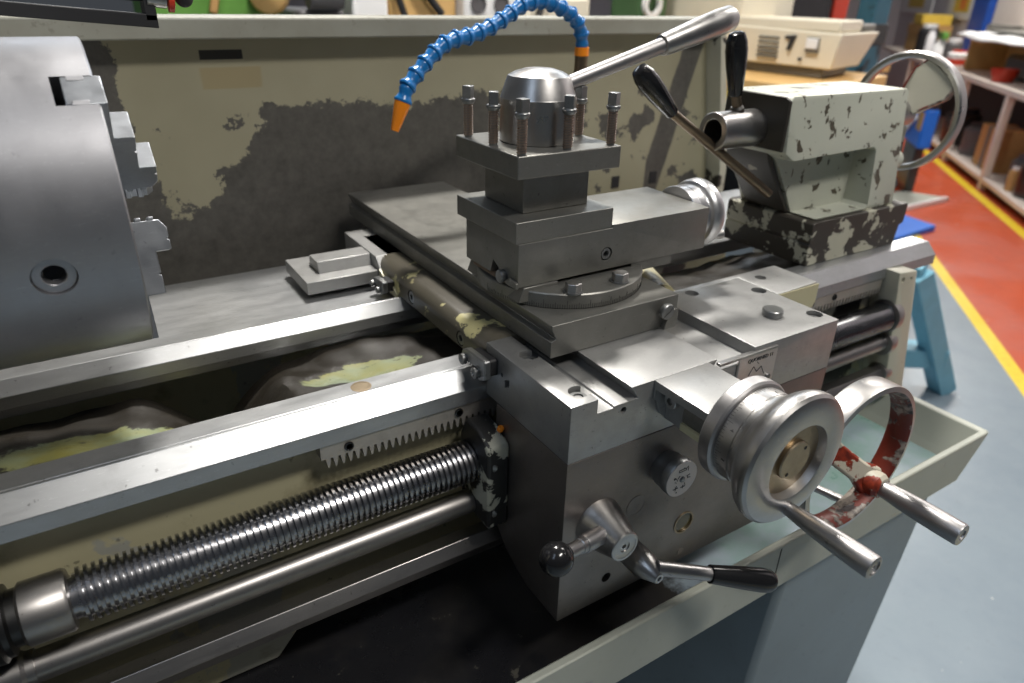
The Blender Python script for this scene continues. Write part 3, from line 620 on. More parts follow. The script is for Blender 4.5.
for (bx, by) in ((.1008, .1400), (.1757, .1390)):
    hx = [(bx+.0112*math.cos(math.radians(a+12)), by+.0112*math.sin(math.radians(a+12))) for a in range(0, 360, 60)]
    b_ = build('hex_bolt', MB().prism(hx, 'z', 1.0150, 1.0275), 'bright', swo, .0012)
    build('washer', MB().cyl((bx, by, 1.0147), (bx, by, 1.0165), .0128), 'dull', b_)
build('slide_base', MB().prism([(.040, 1.0149), (.045, 1.021), (.365, 1.021), (.365, 1.0149)], 'y', .195, .29), 'rusty', ts, .0006, label='rusty dovetail base')
build('base_tongue', MB().prism([(.0385, 1.0005), (.046, 1.0195), (.098, 1.0195), (.098, 1.0005)], 'y', .169, .304), 'slide', ts, .0008)
build('base_tail', MB().box(.225, .300, .1735, .300, 1.006, 1.0205), 'slide', ts, .0008)
bd = MB().prism([(.0383, 1.0200), (.0383, 1.0762), (.1846, 1.0762), (.1846, 1.0806), (.3625, 1.0806), (.3625, 1.0200)], 'y', .172, .3050)
tb = build('slide_body', bd, 'slide', ts, .0008, cut=[bore((.1775, .172, 1.0418), (0, -1, 0), .0095, .008, 24), MB().prism([(.240, 1.0195), (.232, 1.040), (.214, 1.030), (.205, 1.0195)], 'x', .03, .05)], label='ground steel top slide block')
cap_screw(tb, (.1775, .172, 1.0418), (0, -1, 0), .0095, 'grub_screw', 'dull', .001)
build('gib_screw', MB().lathe([(.0082, -.004), (.0088, .001), (.0088, .006), (.0075, .0075), (0, .0078)], (.0375, .2050, 1.0262), (-1, 0, 0), 24), 'dull', tb)
build('gib_key', MB().prism([(.170, 1.0195), (.197, 1.0195), (.197, 1.024), (.185, 1.030), (.170, 1.027)], 'x', .0345, .0385), 'slide', tb, .0006)
bp = build('post_plate', MB().box(.0350, .1846, .1736, .3247, 1.0763, 1.1034), 'slide', ts, .0010, label='square plate under the tool post')
TW = (.238, 1.050)
th = build('top_slide_wheel', MB().lathe([(0, 0), (.0445, 0), (.045, .0005), (.045, .0130), (.0442, .0135), (.0442, .0145), (.045, .015), (.045, .0265), (.0432, .028), (.0432, .031), (.0490, .0335), (.0515, .037), (.0522, .042), (.0522, .049), (.0505, .054), (.046, .0565), (.020, .057), (0, .057)], (.3655, .241, 1.0495), (1, 0, 0), 72), 'polish', ts, ang=28, label='small bright dial wheel on the end of the top slide')
build('handle', MB().lathe([(.005, -.004), (.0055, .004), (.0075, .018), (.0070, .024), (0, .026)], (.418, .2130, 1.0180), (1, -.12, 0), 20), 'bright', th)
build('handle', MB().lathe([(.005, -.004), (.0055, .004), (.0075, .018), (.0070, .024), (0, .026)], (.418, .262, 1.082), (1, .12, 0), 20), 'bright', th)

# ------------------------------------------------------------------ tool post
tp = thing('tool_post', 'square four way tool post with bolts and domed clamp, standing on the top slide', 'tool post', (.112, .25, 1.1034))
pc = (.112, .25)
build('post_block', MB().box(.0635, .1640, .2035, .2985, 1.1036, 1.156), 'slide', tp, .0012, label='square core of the tool post')
build('post_head', MB().box(pc[0]-.0765, pc[0]+.0765, pc[1]-.0765, pc[1]+.0765, 1.1545, 1.182), 'slide', tp, .0016, label='square head that clamps the tools')
dm = build('clamp_dome', MB().lathe([(.0470, 0), (.0478, .001), (.0478, .052), (.0470, .0535), (.0392, .0765), (.0385, .0775), (.0375, .0778), (.0300, .0820), (.018, .0855), (0, .0870)], (*pc, 1.1822), (0, 0, 1), 72), 'bright', tp, ang=22, label='domed polished clamp boss')
h0 = Vector((.1450, .250, 1.2450)); h1 = Vector((.4400, .250, 1.3255)); dd = (h1-h0).normalized(); L = (h1-h0).length
hr = build('clamp_lever', MB().lathe([(.0092, 0), (.0102, L*.5), (.0105, L*.60)], h0, dd, 28), 'handle', dm, label='long steel clamp lever rising to the right')
build('lever_grip', MB().lathe([(.0112, L*.555), (.0135, L*.56), (.0145, L*.58), (.0172, L*.78), (.0180, L*.90), (.0172, L*.975), (.0130, L*.995), (0, L*1.0)], h0, dd, 36), 'bright', hr, label='thick rounded steel grip')
bolts = [(.0440, .1800), (.1113, .1830), (.1780, .1830), (.0455, .2468), (.0445, .3080), (.1785, .2500), (.1113, .3180), (.1780, .3160)]
for bi, (bx, by) in enumerate(bolts):
    th_ = screw_thread(0, .046, 0, 0, .0062, .0050, .0030, 14)
    th_.xf(lambda p: (bx+p[1], by+p[2], 1.1815+p[0]))
    bt = build('clamp_bolt', th_, 'rusty', tp, ang=30, label='rusty threaded clamping bolt')
    hb = MB().lathe([(.0050, .040), (.0086, .0440), (.0090, .0460), (.0086, .0480), (.0060, .0488)], (bx, by, 1.1815), (0, 0, 1), 20)
    r_ = math.radians(8+37*bi % 60); q = .0082
    hb.prism([(bx+q*math.cos(r_+math.pi/2*k+.785), by+q*math.sin(r_+math.pi/2*k+.785)) for k in range(4)], 'z', 1.229, 1.2445)
    hb.cyl((bx, by, 1.170), (bx, by, 1.222), .0050, n=14)
    build('bolt_head', hb, 'dull', bt, .0010, label='square bolt head')

# ------------------------------------------------------------------ tailstock
tk = thing('tailstock', 'chipped cream tailstock with hollow quill at the right end of the bed', 'tailstock', (.83, .33, .91))
build('base', MB().prism([(.707, .9080), (.707, .9470), (.711, .9490), (.707, .9515), (.707, .9870), (.713, .9905), (1.000, .9905), (1.003, .9870), (1.003, .9515), (.999, .9490), (.99, .9470), (.985, .9080)], 'y', .2316, .432), 'tail_worn', tk, .003, label='two layer base with most of its paint worn off')
tx0, tx1 = .622, .957
def body_pt(x, v, z):      # v in -1..1 across; drafted sides
    half = .088-(z-.99)*.10
    return (x, .33+v*half, z)
side = [(.725, .990), (.700, 1.03), (.655, 1.095), (.622, 1.115), (.622, 1.200), (.628, 1.2075), (.950, 1.2055), (.957, 1.2005), (.966, .990)]
bmb = MB(); n = len(side)
for v_ in (-1, 1):
    for (x, z) in side: bmb.v.append(Vector(body_pt(x, v_, z)))
bmb.f = [list(range(n))[::-1], list(range(n, 2*n))]+[(i, (i+1) % n, n+(i+1) % n, n+i) for i in range(n)]; bmb.mi = [0]*len(bmb.f)
pocket = MB().prism([(.60, 1.0), (.70, .9935), (.872, .9935), (.880, 1.0), (.880, 1.100), (.872, 1.1075), (.66, 1.1035), (.60, 1.10)], 'y', .15, .296)
build('body', bmb, 'tail', tk, .004, cut=[pocket], label='cream tailstock casting with brown chips and a deep side recess')
build('nose_face', MB().prism([(.262, 1.118), (.398, 1.118), (.398, 1.200), (.386, 1.206), (.274, 1.206), (.262, 1.200)], 'x', .6175, .6235), 'tail_dark', tk, .002, label='dark worn end of the casting')
build('web_face', MB().prism([(.655, 1.09), (.722, .992), (.714, .992), (.640, 1.09), (.632, 1.110), (.64, 1.114)], 'y', .300, .398), 'tail_dark', tk, .002, label='dark slanting front web')
build('quill', MB().ring(.0312, .0195, (.520, .33, 1.149), (1, 0, 0), .12, 64), 'bright', tk, .0015, label='hollow polished quill')
build('quill_bore', MB().lathe([(.0192, .11), (.0185, .06), (.0, .059)], (.520, .33, 1.149), (1, 0, 0), 40), 'dark', tk)
def lever(tag_, root, mid, tip, sub):
    root, mid, tip = Vector(root), Vector(mid), Vector(tip)
    a = build(tag_, MB().cyl(root, mid, .0085, .0078, 18), 'brown_pipe', tk, label=sub)
    d = (tip-mid); L = d.length
    build('grip', MB().lathe([(.0095, -.002), (.0115, .002), (.0165, L*.45), (.0180, L*.72), (.0172, L*.76), (.0172, L*.765), (.0168, L*.85), (.0125, L*.97), (.006, L), (0, L)], mid, d, 28), 'black_plastic', a, label='black tapered grip')
lever('clamp_lever', (.655, .300, 1.035), (.437, .345, 1.182), (.368, .359, 1.250), 'clamp lever leaning to the left with a black grip')
lever('quill_lock_lever', (.574, .33, 1.178), (.5615, .33, 1.206), (.5420, .33, 1.302), 'upright quill lock lever with a black grip')
build('lever_boss', MB().lathe([(.024, -.03), (.024, .006), (.021, .010), (.008, .010), (0, .011)], (.690, .312, 1.068), (-.35, -.93, 0), 32), 'brown_pipe', tk, label='brown pivot disc in the recess')
build('lock_boss', MB().lathe([(.012, 0), (.012, .012), (.009, .016), (0, .016)], (.574, .33, 1.172), (-.35, 0, .93), 20), 'tail_dark', tk)
wh = build('tailstock_handwheel', MB().lathe([(.03, -.10), (.036, -.09), (.036, -.035), (.028, -.03), (.028, .012), (.022, .02), (0, .02)], (1.06, .33, 1.147), (1, 0, 0), 36), 'handle', tk, label='large thin rimmed tailstock handwheel')
rm = MB(); pr = [(.1135, -.012), (.1165, -.009), (.1165, .010), (.1135, .013), (.1060, .013), (.1035, .009), (.1035, -.008), (.1060, -.012)]
rm.lathe([(r, h) for r, h in pr]+[pr[0]], (1.075, .33, 1.147), (1, 0, 0), 96); rm.f = rm.f[:-2]; rm.mi = rm.mi[:-2]
build('rim', rm, 'bright', wh, ang=40)
for a_ in (126, 292):
    a = math.radians(a_); vs = []
    for (r, xx, hw_, hx) in ((.02, 1.062, .026, .012), (.075, 1.069, .045, .009), (.103, 1.075, .038, .008)):
        for sg, hh in ((-1, -1), (1, -1), (1, 1), (-1, 1)):
            vs.append((xx+hh*hx, .33+r*math.cos(a)-sg*hw_*math.sin(a), 1.147+r*math.sin(a)+sg*hw_*math.cos(a)))
    fs = [(0, 1, 2, 3), (8, 11, 10, 9)]+[(4*k+i, 4*k+(i+1) % 4, 4*k+4+(i+1) % 4, 4*k+4+i) for k in range(2) for i in range(4)]
    so = build('spoke', MB().add(vs, fs), 'cream', wh, .002, label='broad cream spoke')
    for sg in (-1, 1):
        ev = []
        for (r, xx, hw_, hx) in ((.03, 1.062, .0275, .0125), (.075, 1.069, .0455, .0095), (.102, 1.075, .0385, .0085)):
            for hh in (-1, 1):
                for d_ in (0, .004):
                    q_ = hw_-.003+d_; ev.append((xx+hh*hx, .33+r*math.cos(a)-sg*q_*math.sin(a), 1.147+r*math.sin(a)+sg*q_*math.cos(a)))
        ef = [(0, 1, 3, 2), (8, 10, 11, 9)]+[(4*k+i, 4*k+j, 4*k+4+j, 4*k+4+i) for k in range(2) for (i, j) in ((0, 1), (1, 3), (3, 2), (2, 0))]
        build('spoke_edge', MB().add(ev, ef), 'redbrown', so, .0005, label='red painted edge')
build('screw_end', MB().cyl((.955, .33, 1.147), (1.02, .33, 1.147), .034), 'tail', tk)
build('clamp_stub', MB().lathe([(.022, 0), (.022, .07), (.018, .078), (0, .08)], (.955, .30, 1.062), (1, 0, 0), 28), 'tail', tk, label='short cream stub below the wheel')
build('clamp_nut', MB().lathe([(.020, 0), (.020, .07), (.016, .076), (0, .078)], (.962, .30, 1.012), (1, 0, 0), 20), 'black_steel', tk)

# ------------------------------------------------------------------ splash guard, tray, pedestal
sg = thing('splash_guard', 'tall sheet metal splash guard with peeling beige paint behind the lathe', 'splash guard', (0, .86, .6))
build('panel', MB().prism([(-1.3, .5), (1.10, .5), (1.10, .95), (1.022, 1.274), (-1.3, 1.274)], 'y', .85, .862), 'splash', sg, .001, label='beige panel worn to dark primer')
build('rim', MB().prism([(.815, 1.270), (.815, 1.302), (.822, 1.3055), (.885, 1.3055), (.885, 1.270)], 'x', -1.3, 1.015), 'rim_paint', sg, .003, label='folded grey top rim')
build('end_flange', MB().prism([(1.014, 1.302), (1.032, 1.302), (1.115, .93), (1.115, .5), (1.09, .5), (1.09, .93)], 'y', .80, .868), 'cream', sg, .002, label='pale folded end edge')
for (x_, z_) in ((.7652, .9234), (.8929, .9223)): build('square_cap', MB().box(x_-.0125, x_+.0125, .8475, .8515, z_-.015, z_+.015), 'black', sg, .001, label='small black square cap')
tr = thing('chip_tray', 'wide grey painted chip tray with chipped rim under the lathe', 'tray', (0, .25, .49))
fw = MB(); xr = 1.013
fw.add([(-1.3, -.042, .6), (xr, -.042, .6), (-1.3, -.029, .6), (xr-.016, -.029, .6), (-1.3, -.042, .495), (.942, -.042, .506), (-1.3, -.029, .5), (.935, -.029, .51)],
       [(0, 1, 3, 2), (0, 4, 5, 1), (2, 3, 7, 6), (4, 6, 7, 5), (0, 2, 6, 4), (1, 5, 7, 3)])
build('front_wall', fw, 'tray', tr, .003, label='front wall with chipped top edge')
ew = MB(); ew.add([(xr-.018, -.034, .6), (xr, -.040, .6), (xr-.018, .62, .6), (xr, .62, .6), (.962, -.034, .525), (.942, -.040, .506), (.962, .62, .525), (.942, .62, .506)],
       [(0, 1, 3, 2), (4, 6, 7, 5), (0, 4, 5, 1), (2, 3, 7, 6), (0, 2, 6, 4), (1, 5, 7, 3)])
build('end_wall', ew, 'tray', tr, .003, label='sloping end wall')
build('tray_floor', MB().box(-1.3, .966, -.034, .62, .500, .529), 'sump', tr, label='oily tray bottom, oil and painted shade dark to the left, pale lit tone to the right')
build('seam', MB().box(.395, .397, -.0425, -.041, .505, .594), 'dark', tr)
pd = thing('lathe_pedestal', 'blue grey sheet metal pedestal under the right end of the chip tray', 'pedestal', (.72, .25, ZF))
pv = [(.505, 0, .4965), (.975, 0, .4965), (.86, 0, ZF), (.43, 0, ZF)]
pm = MB(); pm.add([(x, y, z) for y in (0, .5) for (x, _, z) in pv], [(0, 1, 2, 3), (7, 6, 5, 4), (0, 4, 5, 1), (1, 5, 6, 2), (2, 6, 7, 3), (3, 7, 4, 0)])
build('cabinet', pm, 'pedestal', pd, .012, label='plain tapering cabinet')
build('toe_plate', MB().box(.42, .875, -.012, .51, ZF, ZF+.05), 'black_steel', pd, .003)

# ------------------------------------------------------------------ coolant hose
hs = thing('coolant_hose', 'blue jointed coolant hose arching over the tool post with an orange nozzle', 'hose', (.43, .62, .9))
pts = [Vector(p) for p in [(0.4579, 0.62, 1.2612), (0.4493, 0.6154, 1.2955), (0.424, 0.6108, 1.3154), (0.3846, 0.6062, 1.3314), (0.3451, 0.6015, 1.3388), (0.3077, 0.5969, 1.3308), (0.2734, 0.5923, 1.3125), (0.2321, 0.5877, 1.2931), (0.1919, 0.5831, 1.2831), (0.1584, 0.5785, 1.2793), (0.1343, 0.5738, 1.2653), (0.1104, 0.5692, 1.247), (0.0883, 0.5646, 1.2275), (0.07, 0.56, 1.2095), (0.0657, 0.56, 1.1933)]]
def along_path(pts, step):
    out = []; acc = 0; seg = 0; d0 = 0
    total = sum((b-a).length for a, b in zip(pts, pts[1:]))
    k = int(total/step); L = 0; i = 0
    for n_ in range(k+1):
        tgt = n_*total/k
        while i < len(pts)-2 and L+(pts[i+1]-pts[i]).length < tgt-1e-9: L += (pts[i+1]-pts[i]).length; i += 1
        out.append(pts[i].lerp(pts[i+1], min(1, (tgt-L)/(pts[i+1]-pts[i]).length)))
    return out
ap_ = along_path(pts, .0235)
for a, b in zip(ap_, ap_[1:]):
    d = (b-a); L = d.length
    build('hose_joint', MB().lathe([(.0085, -.002), (.0118, .001), (.0122, .006), (.0100, L*.50), (.0112, L*.72), (.0142, L*.92), (.0148, L*1.02), (.0135, L*1.10), (.009, L*1.08)], a, d, 20), 'hose', hs, ang=50)
nz = ap_[-1]; nd = (Vector((0.0486, 0.56, 1.1472))-nz).normalized()
build('nozzle', MB().lathe([(.0090, -.004), (.0130, 0), (.0128, .006), (.0105, .020), (.0070, .044), (.0062, .0475), (.0045, .0475), (.0040, .03), (0, .03)], nz, nd, 28), 'orange', hs, label='orange tapered nozzle')
build('base_collar', MB().cyl((0.4579, .62, 1.246), (0.4579, .62, 1.261), .0135), 'orange', hs, label='orange collar at the foot of the hose')
build('stand_pipe', MB().cyl((.4525, .62, .92), (0.4579, .62, 1.250), .0125), 'brown_pipe', hs, label='tarnished brown stand pipe')
build('pipe_foot', MB().box(.40, .50, .60, .64, .9005, .925), 'dull', hs, .002)

# chuck guard arm, top left corner
ga = thing('chuck_guard_arm', 'black guard arm with a red ringed knob above the chuck', 'guard arm', (-.42, .45, 1.32))
d = Vector((.1485, 0, -.0118)).normalized()
g0 = Vector((-.50, .45, 1.332)); g1 = Vector((-.279, .45, 1.3130))
u = (g1-g0).normalized(); nrm = Vector((0, 0, 1))
gv = []
for p in (g0, g1):
    for dy in (0, .03):
        for dz in (-.0085, .0055): gv.append(p+Vector((0, dy, dz)))
build('bar', MB().add(gv, [(0, 1, 3, 2), (4, 6, 7, 5), (0, 4, 5, 1), (2, 3, 7, 6), (0, 2, 6, 4), (1, 5, 7, 3)]), 'black', ga, .001)
build('upright', MB().box(-.291, -.279, .45, .48, 1.312, 1.347), 'black', ga, .001)
build('upper_bar', MB().cyl((-.34, .455, 1.341), (-.262, .455, 1.3365), .0062), 'black', ga)
build('knob_ring', MB().lathe([(.006, 0), (.0115, .001), (.0115, .0065), (.006, .008)], (-.2655, .455, 1.3325), (1, 0, -.05), 28), 'red', ga, label='red ring')
build('chrome_sleeve', MB().cyl((-.286, .455, 1.3355), (-.2665, .455, 1.333), .0085), 'bright', ga)
build('knob', MB().ball((-.247, .455, 1.336), .010), 'black', ga)

# ------------------------------------------------------------------ the workshop beyond
def prop(name, label, cat, loc, group=None): return thing(name, label, cat, loc, group)
def rb(name, mat, parent, s0, s1, t0, t1, z0, z1, bevel=.006, label=None):
    return build(name, rbox(MB(), s0, s1, t0, t1, z0, z1), mat, parent, bevel, label=label)
def rcyl(s_, t_, z0, prof, n=24): return MB().lathe(prof, RP(s_, t_, z0), (0, 0, 1), n)

# white shelf unit on the right
sh = prop('shelf_unit', 'low white painted shelf unit along the red aisle', 'shelf', RP(8, 3.0, ZF))
rb('top_board', 'shelf', sh, 4.3, 12.6, 2.70, 3.36, .555, .615)
rb('shelf_board', 'shelf', sh, 4.3, 12.6, 2.70, 3.36, -.275, -.225)
rb('back_panel', 'black', sh, 4.3, 12.6, 3.34, 3.37, -.30, .555)
for s_ in (4.6, 6.02, 7.5, 8.98, 10.5, 12.0):
    rb('upright', 'shelf', sh, s_-.035, s_+.035, 2.70, 2.77, ZF, .555)
rb('kick_board', 'black', sh, 4.3, 12.6, 2.80, 2.83, ZF, -.28)
cb = prop('cardboard_box', 'brown cardboard box standing on the low shelf beside the white upright', 'box', RP(7.95, 2.9, -.225))
rb('carton', 'cardboard', cb, 7.70, 8.25, 2.80, 3.1, -.225, .20, .01)
rb('tape', 'grey_plastic', cb, 7.92, 8.03, 2.797, 3.1, -.22, .203, .001)
def jar(s_, t_, z, r, h, mat, label, lid='black', cat='jar', name='jar', group=None):
    j = prop(name, label, cat, RP(s_, t_, z), group)
    build('vessel', rcyl(s_, t_, z, [(0, 0), (r*.95, 0), (r, .02), (r, h*.78), (r*.8, h*.86), (r*.6, h*.9), (0, h*.9)]), mat, j)
    build('lid', rcyl(s_, t_, z, [(0, h*.86), (r*.72, h*.86), (r*.72, h), (0, h)]), lid, j)
    return j
jar(7.15, 2.95, -.225, .14, .30, 'jumble', 'dark grey metal pot on the low shelf just right of the white upright', 'jumble', 'pot', 'metal_pot', 'metal pots on the low shelf')
jar(6.72, 2.92, -.225, .17, .34, 'black_steel', 'big black steel pot on the low shelf at the right edge', 'jumble', 'pot', 'metal_pot', 'metal pots on the low shelf')
jar(6.95, 2.80, -.225, .055, .22, 'cardboard', 'small tan pot between the two metal pots on the low shelf', 'white', 'pot', 'metal_pot', 'metal pots on the low shelf')
jar(8.75, 2.95, -.225, .16, .36, 'jumble', 'dark grey pot on the low shelf left of the cardboard box', 'black', 'pot', 'metal_pot', 'metal pots on the low shelf')
jar(9.5, 2.95, -.225, .2, .42, 'black_steel', 'black drum far along the low shelf behind the handwheel', 'black', 'drum', 'steel_drum')
# things on the shelf top
bt = prop('spray_bottle', 'white spray bottle with a green head on the shelf top', 'bottle', RP(11.3, 2.9, .615))
build('bottle', rcyl(11.3, 2.9, .615, [(0, 0), (.12, 0), (.125, .03), (.11, .17), (.045, .25), (.04, .28), (0, .28)]), 'white', bt)
build('spray_head', rbox(MB(), 11.16, 11.40, 2.86, 2.94, .885, .975), 'green', bt, .01)
jar(10.2, 2.88, .615, .13, .19, 'white', 'white and red tub on the shelf top behind the handwheel', 'red', 'tub', 'plastic_tub')
build('band', rcyl(10.2, 2.88, .615, [(.132, .02), (.134, .03), (.134, .08), (.132, .09)]), 'red', bpy.data.objects['plastic_tub'])
jar(10.85, 2.95, .615, .11, .30, 'jumble', 'grey tin with a pale lid between the spray bottle and the tub', 'white', 'tin', 'metal_tin', 'tins on the shelf top')
jar(10.45, 3.15, .615, .10, .34, 'jumble', 'dark tin standing behind the white and red tub', 'black', 'tin', 'metal_tin', 'tins on the shelf top')
jar(12.2, 2.9, .615, .14, .44, 'black', 'black canister far along the shelf top', 'white', 'canister', 'canister')
jar(11.75, 2.85, .615, .06, .36, 'white', 'slim white bottle between the black canister and the spray bottle', 'white', 'bottle', 'squeeze_bottle')
cr = prop('wooden_crate', 'brown wooden crate of dark tools with a white sheet on top at the right edge', 'crate', RP(8.5, 3.1, .615))
rb('back_board', 'wood', cr, 6.7, 10.0, 3.26, 3.33, .615, 1.03)
for s0 in (6.7, 9.75): rb('side_board', 'wood', cr, s0, s0+.06, 2.86, 3.3, .615, 1.0)
rb('lid_board', 'wood', cr, 6.7, 9.85, 2.84, 3.33, .985, 1.02)
rb('tool_lump', 'black_steel', cr, 7.0, 8.9, 3.02, 3.2, .615, .86, .05)
sheet = MB()
for i in range(13):
    for j in range(7):
        s_ = 6.9+3.05*i/12; t_ = 2.72+.55*j/6
        p = RP(s_, t_, 1.03+.008*math.sin(i*1.3)+(-.035 if j == 0 else 0)+.012*math.sin(j*2+i*.6)); sheet.v.append(Vector(p))
sheet.f = [(i*7+j, (i+1)*7+j, (i+1)*7+j+1, i*7+j+1) for i in range(12) for j in range(6)]; sheet.mi = [0]*len(sheet.f)
so = build('paper_sheet', sheet, 'white'); sm = so.modifiers.new('solid', 'SOLIDIFY'); sm.thickness = .012
tag(so, 'white curling paper sheet lying on the wooden crate', 'paper')
gr = prop('file_tray', 'flat grey tray lying on the white paper sheet', 'tray', RP(8.6, 3.1, 1.045))
rb('base', 'grey_plastic', gr, 7.6, 9.5, 2.9, 3.25, 1.052, 1.085)
for a, b in ((7.6, 7.66), (9.44, 9.5)): rb('side_lip', 'grey_plastic', gr, a, b, 2.9, 3.25, 1.085, 1.12)
bw = prop('red_bowl', 'bright red plastic bowl on the shelf top at the right edge', 'bowl', RP(8.25, 2.8, .615))
build('bowl', rcyl(8.25, 2.85, .615, [(0, 0), (.09, 0), (.125, .08), (.13, .13), (.12, .13), (.08, .02), (0, .02)]), 'red', bw)
build('foot_ring', rcyl(8.25, 2.85, .616, [(.06, 0), (.1, 0), (.1, .012), (.06, .012)]), 'red', bw)
# card boxes further on
for k, (s0, s1, z0, z1, mt, lab) in enumerate(((12.6, 13.7, .615, 1.02, 'cardboard', 'brown carton at the far end of the shelf top'), (12.75, 13.4, 1.02, 1.17, 'yellow', 'yellow carton stacked on the far brown carton'))):
    c = prop('carton', lab, 'box', RP((s0+s1)/2, 3.1, z0), 'cartons at the far end of the shelf'); rb('carton_shell', mt, c, s0, s1, 2.9, 3.3, z0, z1, .01); rb('flap', mt, c, s0+.02, s1-.02, 2.88, 2.905, z1-.12, z1-.005, .002)
rb('top_board', 'shelf', sh, 12.6, 14.5, 2.70, 3.36, .555, .615)
# wall pictures, blue post, white board
for (s0, s1, z0, z1, lab, mt) in ((14.7, 17.4, 1.15, 2.2, 'white poster with a yellow middle, left one on the far wall', 'yellow'), (11.9, 13.6, 1.12, 2.0, 'white framed picture in yellow tones beside the blue post', 'yellow')):
    p = prop('wall_picture', lab, 'picture', RP((s0+s1)/2, 3.38, z0), 'pictures on the far wall'); rb('frame', 'white', p, s0, s1, 3.375, 3.399, z0, z1, .004)
    q = (s1-s0)*.25; rb('print', mt, p, s0+q, s1-q, 3.372, 3.378, z0+.10, z1-.1, .001)
    if mt == 'yellow' and s0 < 12: rb('motif', 'orange', p, s0+.62, s0+.95, 3.370, 3.374, z0+.14, z0+.45, .001)
bpst = build('blue_post', rbox(MB(), 11.15, 11.85, 3.30, 3.395, .615, 3.2), 'deepblue', None, .004); tag(bpst, 'deep blue post on the wall right of the framed picture', 'post')
wb = prop('white_board', 'plain whitish board on the wall at the top right corner', 'board', RP(10, 3.38, 1.08)); rb('panel', 'shelf', wb, 8.2, 11.05, 3.375, 3.398, 1.10, 2.4, .003); rb('ledge', 'grey_plastic', wb, 8.2, 11.05, 3.34, 3.398, 1.085, 1.105, .003)

# wooden bench with the cream machine
wbch = prop('wooden_bench', 'pale wooden bench under the cream machine', 'bench', (3.4, 2.5, ZF))
build('bench_top', MB().prism([(2.69, 1.70), (3.68, 1.95), (3.68, 3.6), (2.69, 3.6)], 'z', .905, .968), 'wood', wbch, .006)
for (x, y) in ((2.74, 1.82), (3.55, 2.02), (2.74, 3.45), (3.55, 3.45)): build('leg', MB().box(x, x+.1, y, y+.1, ZF, .905), 'grey_plastic', wbch, .006)
build('apron_rail', MB().prism([(2.72, 1.74), (3.65, 1.975), (3.65, 2.01), (2.72, 1.78)], 'z', .80, .905), 'yellow', wbch, .004); build('apron_rail', MB().box(2.70, 2.735, 1.79, 3.55, .80, .905), 'yellow', wbch, .004)
cm = prop('cream_bench_machine', 'cream plastic bench machine with vent slots on the wooden bench', 'machine', (3.4, 2.4, .97))
build('skirt', MB().prism([(3.09, 2.9), (3.09, 1.96), (3.47, 2.08), (3.52, 2.9)], 'z', .970, 1.02), 'grey_plastic', cm, .01, label='grey skirt')
build('housing', MB().add([(3.05, 2.95, 1.02), (3.07, 1.90, 1.02), (3.50, 2.03, 1.02), (3.55, 2.95, 1.02), (3.05, 2.95, 1.215), (3.05, 1.86, 1.195), (3.57, 1.99, 1.195), (3.60, 2.95, 1.215)], [(3, 2, 1, 0), (4, 5, 6, 7), (0, 1, 5, 4), (1, 2, 6, 5), (2, 3, 7, 6), (3, 0, 4, 7)]), 'cream_plastic', cm, .008)
build('lid', MB().prism([(3.06, 2.56), (3.06, 1.885), (3.36, 1.965), (3.36, 2.56)], 'z', 1.197, 1.255), 'cream_plastic', cm, .01)
build('rear_lid', MB().prism([(3.37, 2.9), (3.37, 1.965), (3.56, 2.01), (3.58, 2.9)], 'z', 1.197, 1.235), 'grey_plastic', cm, .012, label='grey ribbed lid')
build('column', MB().prism([(3.05, 1.02), (3.05, 1.75), (3.52, 1.75), (3.52, 1.02)], 'y', 2.55, 3.3), 'cream_plastic', cm, .015, label='tall cream column')
for k in range(5): build('vent', MB().box(3.045, 3.06, 2.24, 2.38, 1.055+k*.024, 1.066+k*.024), 'grey_plastic', cm, .001)
build('clip', MB().prism([(2.20, 1.17), (2.13, 1.175), (2.16, 1.10), (2.18, 1.10), (2.165, 1.155), (2.2, 1.155)], 'x', 3.04, 3.056), 'black', cm, .001)
build('switch', MB().box(3.038, 3.06, 1.99, 2.06, 1.115, 1.165), 'white', cm, .003); build('switch_frame', MB().box(3.045, 3.06, 1.985, 2.065, 1.095, 1.17), 'grey_plastic', cm, .002)
build('stud', MB().cyl((3.045, 2.09, 1.06), (3.07, 2.09, 1.06), .008), 'black', cm)
mo = prop('black_cabinet', 'tall black equipment cabinet behind the cream machine', 'cabinet', (4.15, 3.2, ZF)); build('cabinet_shell', MB().box(3.87, 4.45, 2.95, 3.5, ZF, 1.75), 'black', mo, .02); build('front_panel', MB().box(3.92, 4.40, 2.938, 2.952, .4, 1.68), 'black_plastic', mo, .004)
ob = prop('orange_bin', 'orange red plastic bin between the black cabinet and the teal column', 'bin', (5.6, 3.4, 1.0)); build('bin_body', MB().prism([(4.51, .9), (4.65, .9), (4.69, 1.8), (4.48, 1.8)], 'y', 2.97, 3.25), 'red', ob, .01)
build('bin_rim', MB().box(4.47, 4.70, 2.95, 3.27, 1.78, 1.82), 'red', ob, .01); ob.location = T((4.58, 3.1, .9))
for ch in ob.children: ch.location = T((5.6, 3.4, 1.0))-T((4.58, 3.1, .9))
bs = prop('bin_stand', 'grey stand that carries the orange red bin', 'stand', (4.85, 3.3, ZF)); build('top', MB().box(4.47, 5.3, 2.92, 3.7, .84, .898), 'wood', bs, .006)
for (x, y) in ((4.5, 2.95), (5.15, 2.95), (4.5, 3.6), (5.15, 3.6)): build('leg', MB().box(x, x+.1, y, y+.08, ZF, .84), 'grey_plastic', bs, .004)
tc = prop('teal_column', 'dark teal mottled steel column standing right of the cream machine', 'column', (4.04, 2.36, ZF)); build('post', MB().box(3.96, 4.12, 2.30, 2.42, ZF, 2.6), 'teal', tc, .01)
